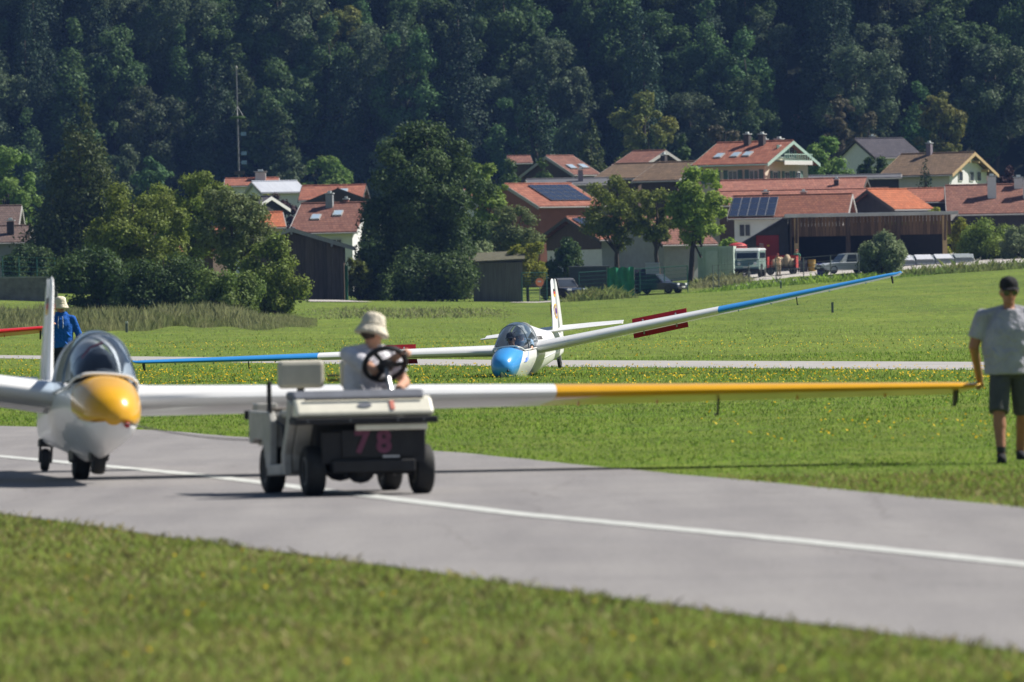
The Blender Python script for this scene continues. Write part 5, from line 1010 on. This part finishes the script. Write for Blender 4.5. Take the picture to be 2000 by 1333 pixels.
# man in blue at the red wing tip
pq = P(122, 790, 136); pq.z = 0
person('person in blue hoodie and cream bucket hat standing by the red wing tip', Matrix.Translation(pq),
    dict(haR=V3(-.17, -.16, 1.28), elR=V3(-.27, -.03, 1.16), palmR=V3(.3, 0, -1), elL=V3(.29, .05, 1.14), haL=V3(.27, -.05, .9), head=V3(.0, -.03, 1.62)),
    TAN, BLUEH, DARKT, BLACKC, ('bucket', CREAMH), long_sleeve=True, hood=True, build=1.12, headyaw=R(14))
# pilots
def seated(label, s, mat, hat, shirt, yaw=0, z=.36, skin=FAIR, glasses=True):
    L = Matrix.Translation((X0 - s, 0, z)) @ Matrix.Rotation(R(90), 4, 'Z')
    person(label, mat @ L, dict(pelvis=V3(0, .1, .12), chest=V3(0, .13, .34), neck=V3(0, .12, .53), head=V3(0, .08, .66), shL=V3(.17, .12, .47), shR=V3(-.17, .12, .47), elL=V3(.2, -.02, .32), elR=V3(-.2, -.04, .30), haL=V3(.15, -.22, .36), haR=V3(-.05, -.26, .34), curl=1.1), skin, shirt, DARKT, BLACKC, hat, legs=False, glasses=glasses, headyaw=yaw, build=.95)
seated('pilot in dark cap sitting in the front seat of the blue nosed glider', 1.52, BM, ('cap', BLACKC), cloth('navy_shirt', (.03, .035, .06)), R(-16))
seated('pilot in pale sun hat in the rear seat of the blue nosed glider', 2.08, BM @ Matrix.Translation((0, .11, .10)), ('bucket', CREAMH), cloth('sky_shirt', (.25, .36, .5)), R(-8))
# ================================================================== the tow cart and its driver
pc = G(718, 968); ca = R(12.5)
CM = Matrix.Translation(pc) @ Euler((0, 0, math.atan2(-math.cos(ca), math.sin(ca)))).to_matrix().to_4x4()   # +x forward, +y = image right
cart = thing('tow_cart', 'small cream and grey open tow cart with the number 1 on its hood', 'cart', mat=CM)
CREAM = M('cream_paint', (.74, .71, .60), .4, .1, 5, coat=.2); GREYM = M('cart_grey', (.38, .37, .345), .55, .22, 5, coat=.1); DKG = M('cart_dark', (.02, .02, .022), .7, .3, 8); BLGREY = M('cart_top_grey', (.13, .14, .17), .55, .15, 6); SEATM = M('seat_vinyl', (.55, .52, .43), .5, .1, 8)
PINK = M('faded_red', (.62, .20, .15), .6, .15, 12); PINK2 = M('plate_pink', (.15, .045, .085), .7, .2, 14)
y0, y1 = -.645, .51
def xz(pts, ya, yb, name, mat, parent=cart, bevel=.012, **k):      # profile in x,z extruded across y
    return MB().loft([[Vector((x, ya, z)) for x, z in pts], [Vector((x, yb, z)) for x, z in pts]]).build(name, mat, parent, bevel=bevel, **k)
hood = MB().loft([[Vector((x, y0 + dy, z)) for x, z in ((.30, .66), (.33, .69), (.22, .80), (.14, .83), (.06, .66))] for dy in (0,)] + [[Vector((x, y1, z)) for x, z in ((.30, .66), (.33, .69), (.22, .80), (.14, .83), (.06, .66))]]).build('hood', CREAM, cart, bevel=.02)
xz([(.135, .81), (.21, .815), (.13, .875), (-.12, .875), (-.12, .80)], y0 - .01, y1 - .04, 'dashboard', BLGREY, bevel=.025)
xz([(.345, .655), (.345, .60), (.05, .60), (.05, .655)], y0 - .02, y1 + .03, 'bumper_strip', DKG)
xz([(.30, .597), (.30, .545), (.27, .545), (.27, .597)], -.02 - .25 + .12, y1 - .05, 'cream_rail', CREAM)
xz([(.20, .54), (.20, .27), (.16, .27), (.16, .54)], -.42, .46, 'front_panel', DKG)
xz([(.26, .30), (.26, .20), (-.1, .20), (-.1, .30)], -.34, .36, 'bumper_bar', DKG)
xz([(.05, .60), (.05, .33), (-1.55, .24), (-1.55, .32), (-.3, .36), (-.25, .60)], -.45, .45, 'chassis', DKG)
MB().tube([(0, -.45, .21), (0, .45, .21)], .035, 8).ell((.02, -.06, .2), (.1, .12, .1), 10, 6).build('front_axle', DKG, cart, True)
MB().tube([(-1.45, -.45, .21), (-1.45, .45, .21)], .04, 8).ell((-1.4, .05, .2), (.14, .14, .11), 10, 6).build('rear_axle', DKG, cart, True)
tr = Matrix.Translation
for x, y in ((0, -.46), (0, .46), (-1.45, -.52), (-1.45, .49)):
    wheel(cart, 'wheel', (x, y, .212), .212, .165, M('dusty_hub', (.25, .24, .22), .7, .2, 9))
side_inner = MB().loft([[Vector((x, y, z)) for x, z in ((.02, .60), (-.12, .60), (-.34, .36), (-.34, .2), (-.24, .2), (-.2, .34))] for y in (y0 + .055, y0 + .2)]).build('leg_shield', GREYM, cart, bevel=.015)
# side step with grey panels on the image-left side
def side(pts, ya, yb, name, mat, **k): return xz(pts, ya, yb, name, mat, **k)
side([(.10, .80), (.17, .77), (-.20, .35), (-.20, .18), (-.34, .18), (-.34, .36), (-.10, .62), (-.06, .80)], y0 - .015, y0 + .05, 'side_frame', GREYM, bevel=.012)
side([(-.34, .27), (-.34, .18), (-.95, .16), (-.95, .25)], y0 - .02, y0 + .3, 'step', GREYM)
side([(-.92, .24), (-.86, .62), (-.96, .70), (-1.85, .70), (-1.85, .42), (-1.70, .42), (-1.62, .46), (-1.28, .46), (-1.2, .42), (-1.10, .22)], y0 + .0, y0 + .06, 'rear_side_panel', GREYM)
side([(-.92, .24), (-.86, .62), (-.96, .70), (-1.85, .70), (-1.85, .42), (-1.70, .42), (-1.62, .46), (-1.28, .46), (-1.2, .42), (-1.10, .22)], y1 - .06, y1, 'rear_side_panel', GREYM)
side([(.10, .80), (.17, .77), (-.20, .35), (-.20, .18), (-.34, .18), (-.34, .36), (-.10, .62), (-.06, .80)], y1 - .05, y1 + .01, 'side_frame', GREYM, bevel=.012)
xz([(-.95, .68), (-.95, .40), (-1.82, .40), (-1.82, .68)], y0 + .07, y1 - .07, 'rear_box', GREYM)
xz([(-1.78, .76), (-1.78, .58), (-1.98, .58), (-1.98, .76)], y0 + .06, y0 + .24, 'corner_bracket', GREYM); xz([(-1.98, .70), (-1.98, .62), (-2.06, .62), (-2.06, .70)], y0 + .0, y0 + .08, 'tail_lamp', DKG)
for yy in (-.335, .2):
    xz([(-.62, .72), (-.62, .64), (-1.06, .64), (-1.06, .71)], yy - .2, yy + .2, 'seat_cushion', SEATM, bevel=.03)
    MB().box((-1.08, yy, 1.005), (.075, .40, .235)).build('seat_backrest', SEATM, cart, bevel=.035, label='cream padded seat back on a short post')
    MB().box((-1.1, yy, .80), (.03, .06, .24)).build('backrest_post', DKG, cart)
for zz in (.98, 1.02): MB().tube([(-1.12, -.1, zz - .03), (-1.12, .0, zz - .03)], .012, 6).build('backrest_rod', DKG, cart, True)
MB().tube([(-.95, y0 + .02, .68), (-.95, y0 + .02, .92), (-.96, y0 + .025, .945), (-1.03, y0 + .025, .945), (-1.04, y0 + .02, .92), (-1.04, y0 + .02, .68)], .012, 8).build('grab_hoop', DKG, cart, True)
# steering
sc_ = Vector((-.32, .235, 1.085)); rt = Matrix.Rotation(R(-51), 3, 'Y'); RB = M('wheel_black', (.015, .015, .017), .45, .2, 10)
ring = [sc_ + rt @ Vector((.172 * math.cos(a), .172 * math.sin(a), 0)) for a in [2 * math.pi * k / 36 for k in range(37)]]
stw = MB().tube(ring, .024, 8).build('steering_wheel', RB, cart, True)
for a in (200, 90, -40): MB().tube([sc_ + rt @ Vector((0, 0, -.03)), sc_ + rt @ Vector((.17 * math.cos(R(a)), .17 * math.sin(R(a)), 0))], .022, 6).build('spoke', RB, stw, True)
MB().ell(sc_ + rt @ Vector((0, 0, -.03)), (.075, .075, .035), 12, 6, rt).build('hub', RB, stw, True)
MB().tube([sc_ + rt @ Vector((0, 0, -.05)), (-.08, .235, .83)], .02, 8).build('steering_column', METAL, cart, True)
# writing
fn = Euler((R(90), 0, R(90))).to_matrix().to_4x4()
sl = Matrix.Translation((.283, .165, .748)) @ Matrix.Rotation(R(-45), 4, 'Y') @ fn
textmesh('1', .105, 'hood_number', PINK, hood, sl, .003, .012)
MB().lathe([(.06, 0), (.06, .004), (.001, .004)], (0, 0, 0), 20, None, .42, 1).build('hood_badge', BLGREY, hood).data.transform(Matrix.Translation((.275, -.065, .753)) @ Matrix.Rotation(R(45), 4, 'Y'))
pl = MB().box((.215, .06, .435), (.012, .62, .22)).build('number_plate', DKG, cart)
textmesh('7', .25, 'plate_digit', PINK2, pl, Matrix.Translation((.226, -.085, .44)) @ fn, .003, .01)
textmesh('8', .25, 'plate_digit', PINK2, pl, Matrix.Translation((.226, .10, .44)) @ fn, .003, .01)
MB().box((.228, .16, .325), (.008, .14, .018)).build('plate_strip', M('plate_strip_pale', (.5, .5, .52), .4), pl)  # narrow pale strip along the plate's lower edge
for k, yy in enumerate((-.22, -.05, .2)): MB().tube([(-.05 - k * .1, yy, .3), (-.1, yy + .04, .17), (-.3, yy + .1, .16), (-.5, yy, .22)], .009, 5).build('hanging_cable', DKG, cart, True)
# driver: sits behind the wheel, twisted to his left and looking away
DM = Matrix.Translation((0, 0, 0)); D = CM @ Matrix.Translation((-.80, .165, .66)) @ Matrix.Rotation(R(90 - 0), 4, 'Z') @ Matrix.Rotation(R(22), 4, 'Z')
def cl(v): return D.inverted() @ (CM @ Vector(v))
h1 = cl(sc_ + rt @ Vector((.05, .175, .02))); h2 = cl((-.30, .34, .88))
person('person in pale T-shirt and linen bucket hat driving the tow cart, looking away', D,
    dict(pelvis=V3(0, .0, .14), chest=V3(.01, -.03, .40), neck=V3(.02, -.06, .585), head=V3(.025, -.075, .705), shL=V3(.19, -.06, .52), shR=V3(-.19, -.02, .52), elR=V3(-.10, -.30, .36), haR=h1 + V3(-.05, .03, .02), elL=V3(.30, -.14, .26), haL=h2, hiL=V3(.1, -.06, .09), hiR=V3(-.1, -.06, .09), knL=V3(.12, -.48, .10), knR=V3(-.1, -.48, .10), ftL=V3(.12, -.56, -.30), ftR=V3(-.1, -.56, -.30), curl=1.1, palmR=V3(.2, -.5, -1), hattilt=10),
    FAIR, PALET, DARKT, BLACKC, ('bucket', LINEN), glasses=False, build=1.15, headyaw=R(95), headpitch=R(4))
# tow rope
hk = YM @ fpt(.02, R(120), .03); ce = CM @ Vector((-1.9, .0, .45))
pts = [hk.lerp(ce, t) + Vector((0, 0, -.07 * math.sin(math.pi * t))) for t in [k / 16 for k in range(17)]]
o = MB().tube(pts, .006, 6).build('tow_rope', M('rope', (.22, .2, .2), .8, .3, 30), None, True); tag(o, 'thin grey tow rope from the yellow nose to the cart', 'rope')

# small fittings: bolts, hinge, lamps and seams on the cart
for yy in (-.56, -.2, .2, .42): MB().ell((.335, yy, .63), (.012, .016, .016), 8, 5).build('bolt', METAL, cart, True)
MB().box((.236, -.065, .808), (.02, 1.0, .006), Matrix.Rotation(R(45), 3, 'Y')).build('hood_seam', DKG, hood)
MB().tube([(-.5, y0 + .06, .30), (-.62, y0 + .06, .58), (-.9, y0 + .06, .62)], .014, 6).build('brake_rod', DKG, cart, True)
MB().box((-1.35, -.07, .705), (.6, .9, .03)).build('load_deck', M('deck_ply', (.16, .13, .10), .85, .25, 5), cart)
# ================================================================== vehicles in the yard
def car(label, x, y_b, Y, yaw, L, W, H, col, kind='suv', name='car'):
    X = P(x, y_b, Y).x; t = thing(name, label, 'car', (X, Y, tz(X, Y) + .05), R(yaw)); paint = M('paint_' + label[:14], col, .3, .06, 2, coat=.7)
    # side profile: (x, z) lower body and cabin, +x is the front
    hb = H * .55
    low = [(L * .5, .42), (L * .49, hb * .78), (L * .40, hb * .95), (L * .20, hb * 1.0), (-L * .46, hb * 1.0), (-L * .5, hb * .8), (-L * .495, .40), (-L * .4, .26), (L * .42, .26)]
    def sec(y, k): return [Vector((a * (1 - .03 * (k > .9)), y, z)) for a, z in low]
    MB().loft([[Vector((a * s, y, .26 + (z - .26) * zz)) for a, z in low] for y, s, zz in ((-W / 2, .965, .95), (-W / 2 * .93, 1, 1), (W / 2 * .93, 1, 1), (W / 2, .965, .95))]).build('body', paint, t, True, 30)
    cab = [(L * .19, hb), (L * .06, H * .96), (-L * .05, H), (-L * .34, H * .985), (-L * .45, hb)] if kind == 'suv' else [(L * .20, hb), (L * .05, H * .97), (-L * .08, H), (-L * .25, H * .97), (-L * .42, hb)]
    MB().loft([[Vector((a, y * (1 - .16 * (z - hb) / (H - hb)), z)) for a, z in cab] for y in (-W / 2 * .9, W / 2 * .9)]).build('cabin', paint, t, True, 30)
    def glass(nm, pts): return MB().prism(pts, (0, 0, 0), (0, 0, .001)).build(nm, GLASSW, t)
    ww = W / 2 * .9
    a, b = cab[0], cab[1]; q = lambda p0, p1, f: (p0[0] + (p1[0] - p0[0]) * f, p0[1] + (p1[1] - p0[1]) * f)
    def yy(z): return ww * (1 - .16 * (z - hb) / (H - hb))
    for nm, A, B_, off in (('windscreen', cab[0], cab[1], .02), ('rear_window', cab[-1], cab[-2], -.02)):
        p0, p1 = q(A, B_, .1), q(A, B_, .9); MB().loft([[Vector((p[0] + o_, s * yy(p[1]) * .9, p[1] + .01)) for p, s in ((p0, -1), (p0, 1), (p1, 1), (p1, -1))] for o_ in (off - .01, off + .01)]).build(nm, GLASSW, t)
    for s in (-1, 1):
        for f0, f1 in ((.16, .52), (.56, .88)):
            xa = cab[0][0] - .15; xb = cab[-1][0] + .2; z0, z1 = hb + .04, H * .93
            A0, A1 = xa + (xb - xa) * f0, xa + (xb - xa) * f1; sh = (.32 if f0 < .3 else 0); s2 = (.0 if f1 < .6 else .12)
            MB().loft([[Vector((px_, s * (yy(pz) + o_), pz)) for px_, pz in ((A0, z0), (A1, z0), (A1 + s2, z1), (A0 - sh * .6, z1))] for o_ in (.003, .012)]).build('side_window', GLASSW, t)
        MB().box((cab[0][0] - .1, s * (W / 2 + .06), hb + .1), (.12, .16, .14)).build('mirror', paint, t, bevel=.03)
        MB().box((L * .485, s * W * .36, hb * .82), (.08, W * .2, .14)).build('headlight', M('lamp_glass', (.7, .72, .75), .1, .1, 2, spec=.8), t, bevel=.02)
        MB().box((-L * .497, s * W * .4, hb * .8), (.04, W * .14, .2)).build('tail_lamp', FRED, t)
        for fx in (L * .31, -L * .30): wheel(t, 'wheel', (fx, s * (W / 2 - .1), .31), .33, .22)
    MB().box((L * .5, 0, .38), (.08, W * .92, .18)).build('bumper', BLACKP, t, bevel=.03); MB().box((L * .502, 0, hb * .72), (.03, W * .45, .12)).build('grille', BLACKP, t); MB().box((L * .51, 0, .45), (.05, .5, .11)).build('number_plate', TRIM['white'], t)
    return t
car('black off road car parked behind the blue glider fin', 1101, 578, 600, -62, 4.3, 1.8, 1.62, (.012, .013, .022))
car('dark blue car with bright headlamp parked by the bright maple', 1284, 572, 601, -28, 4.2, 1.75, 1.45, (.015, .02, .045), 'saloon')
car('silver car parked beside the rounded shrub before the barn', 1652, 540, 606, -158, 4.3, 1.75, 1.5, (.42, .45, .47), 'suv')
# forward control van
Y = 613; x = P(1466, 541, Y).x; t = thing('van', 'boxy grey green forward control van with white roof', 'van', (x, Y, tz(x, Y)), R(-98)); t.scale = (1.1, 1.1, 1.1); VG = M('van_green', (.20, .29, .26), .45, .12, 2, coat=.3); VW = M('van_white', (.6, .63, .63), .4, .08, 2, coat=.2)
W_ = 1.72
MB().loft([[Vector((a, y * k, z)) for a, z in ((2.1, .55), (2.16, .75), (2.14, 1.22), (-2.1, 1.22), (-2.1, .55))] for y, k in ((-W_ / 2, .97), (-W_ / 2 * .9, 1.05), (W_ / 2 * .9, 1.05), (W_ / 2, .97))]).build('body', VG, t, True, 30, bevel=.05)
MB().loft([[Vector((a, y, z)) for a, z in ((2.13, 1.215), (1.92, 1.78), (1.7, 2.0), (-2.0, 2.0), (-2.08, 1.215))] for y in (-W_ / 2 * .97, W_ / 2 * .97)]).build('cabin', VG, t, bevel=.08)
MB().loft([[Vector((a, y, z)) for a, z in ((1.98, 1.80), (1.72, 2.03), (-2.05, 2.03), (-2.08, 1.85))] for y in (-W_ / 2, W_ / 2)]).build('roof', VW, t, bevel=.08)
MB().box((2.05, 0, 1.52), (.05, W_ * .82, .42), Matrix.Rotation(R(-20), 3, 'Y')).build('windscreen', GLASSW, t, bevel=.03); MB().box((2.045, 0, 1.52), (.04, W_ * .92, .52), Matrix.Rotation(R(-20), 3, 'Y')).build('screen_surround', VW, t, bevel=.02)
for s in (-1, 1):
    MB().lathe([(.001, 0), (.11, 0), (.12, .03), (.09, .06), (.001, .07)], (2.15, s * .55, .98), 16, Euler((0, R(90), 0)).to_matrix()).build('headlight', M('lamp_glass', (.7, .72, .75), .1, .1, 2, spec=.8), t, True)
    for fx in (1.25, -1.25): wheel(t, 'wheel', (fx, s * (W_ / 2 - .08), .37), .37, .24)
    for k in range(3): MB().box((1.3 - k * 1.15, s * (W_ / 2 + .0), 1.55), (.85, .04, .36)).build('side_window', GLASSW, t)
MB().box((2.2, 0, .55), (.1, W_, .16)).build('bumper', BLACKP, t, bevel=.03); MB().box((2.18, 0, .74), (.03, .5, .11)).build('number_plate', TRIM['white'], t)
rk = MB().box((-.2, 0, 2.16), (2.9, W_ * .9, .06))
rk.build('roof_rack', BLACKP, t)
for s in (-1, 1): MB().tube([(-1.6, s * .75, 2.3), (1.2, s * .75, 2.3)], .025, 6).build('rack_rail', BLACKP, t)
# second pale green vehicle half hidden behind the container
X = P(1442, 536, 622).x; t = thing('lorry', 'pale green vehicle half hidden between container and van', 'lorry', (X, 622, tz(X, 622)), R(-95))
MB().box((0, 0, 1.1), (3.6, 1.6, 1.2)).build('body', VG, t, bevel=.1); MB().box((.2, 0, 1.9), (2.9, 1.5, .5), None, (.9, .92)).build('cabin', VW, t, bevel=.06); MB().box((1.66, 0, 1.9), (.06, 1.2, .36)).build('windscreen', GLASSW, t)
for s in (-1, 1):
    for fx in (1.1, -1.1): wheel(t, 'wheel', (fx, s * .72, .36), .36, .22)
MB().ell((0, 0, 2.35), (1.3, .75, .35), 14, 8).build('red_cover', M('red_cover', (.4, .03, .03), .6, .15, 3), t, True)
# red trailer loaded with pale sacks
X = P(1528, 536, 612).x; t = thing('trailer', 'red farm trailer with a pale load beside the van', 'trailer', (X, 612, tz(X, 612)), R(-8)); RT = M('trailer_red', (.32, .03, .025), .6, .25, 3)
MB().box((0, .3, .5), (2.2, 1.5, .12)).build('bed', BLACKP, t)
for sx in (-1, 1): MB().box((sx * 1.08, .3, .95), (.06, 1.5, .85)).build('side_board', RT, t); wheel(t, 'wheel', (sx * .85, -.3, .3), .3, .18)
MB().box((0, 1.05, 1.0), (2.2, .06, .95)).build('back_board', RT, t)
for k, (a, h) in enumerate(((-.6, .55), (-.1, .7), (.35, .9), (.7, .6))): MB().ell((a, .3, .55 + h / 2), (.3, .4, h / 2 + .1), 10, 7).build('sack', M('sack_pale', (.42, .33, .22), .9, .2, 4), t, True)
# two people in the yard
def yard_person(label, x, Y, shirt, tr, pose, yaw):
    X = P(x, 535, Y).x; person(label, Matrix.Translation((X, Y, tz(X, Y) + .01)) @ Matrix.Rotation(R(yaw), 4, 'Z'), pose, FAIR, shirt, tr, BLACKC, ('cap', cloth('red_cap', (.3, .08, .06))), glasses=False, voxel=.02, hands=True)
yard_person('person in a pale tan jacket bending over the red trailer', 1521, 609, cloth('tan_jacket', (.55, .42, .27)), cloth('tan_trousers', (.3, .24, .17)), dict(chest=V3(-.12, -.12, 1.24), neck=V3(-.2, -.2, 1.42), head=V3(-.24, -.27, 1.55), shL=V3(-.02, -.18, 1.38), shR=V3(-.36, -.14, 1.36), elL=V3(-.1, -.4, 1.15), haL=V3(-.25, -.55, 1.05), elR=V3(-.48, -.32, 1.1), haR=V3(-.45, -.55, 1.0)), 30)
yard_person('person in a green top standing in the dark barn opening', 1557, 618, cloth('green_top', (.10, .28, .18)), DARKT, dict(), -20)
# ================================================================== haze
hb_ = MB().box((0, 600, 62), (1100, 1400, 134)).build('haze', None); tag(hb_, 'thin blue summer haze in the air', 'haze', kind='stuff')
mt = bpy.data.materials.new('haze_air'); mt.use_nodes = True; n = mt.node_tree.nodes; n.remove(n['Principled BSDF']); pv = n.new('ShaderNodeVolumePrincipled')
pv.inputs['Color'].default_value = (.26, .46, 1, 1); pv.inputs['Density'].default_value = .00006; pv.inputs['Anisotropy'].default_value = .0
mt.node_tree.links.new(pv.outputs[0], n['Material Output'].inputs['Volume']); hb_.data.materials.append(mt)
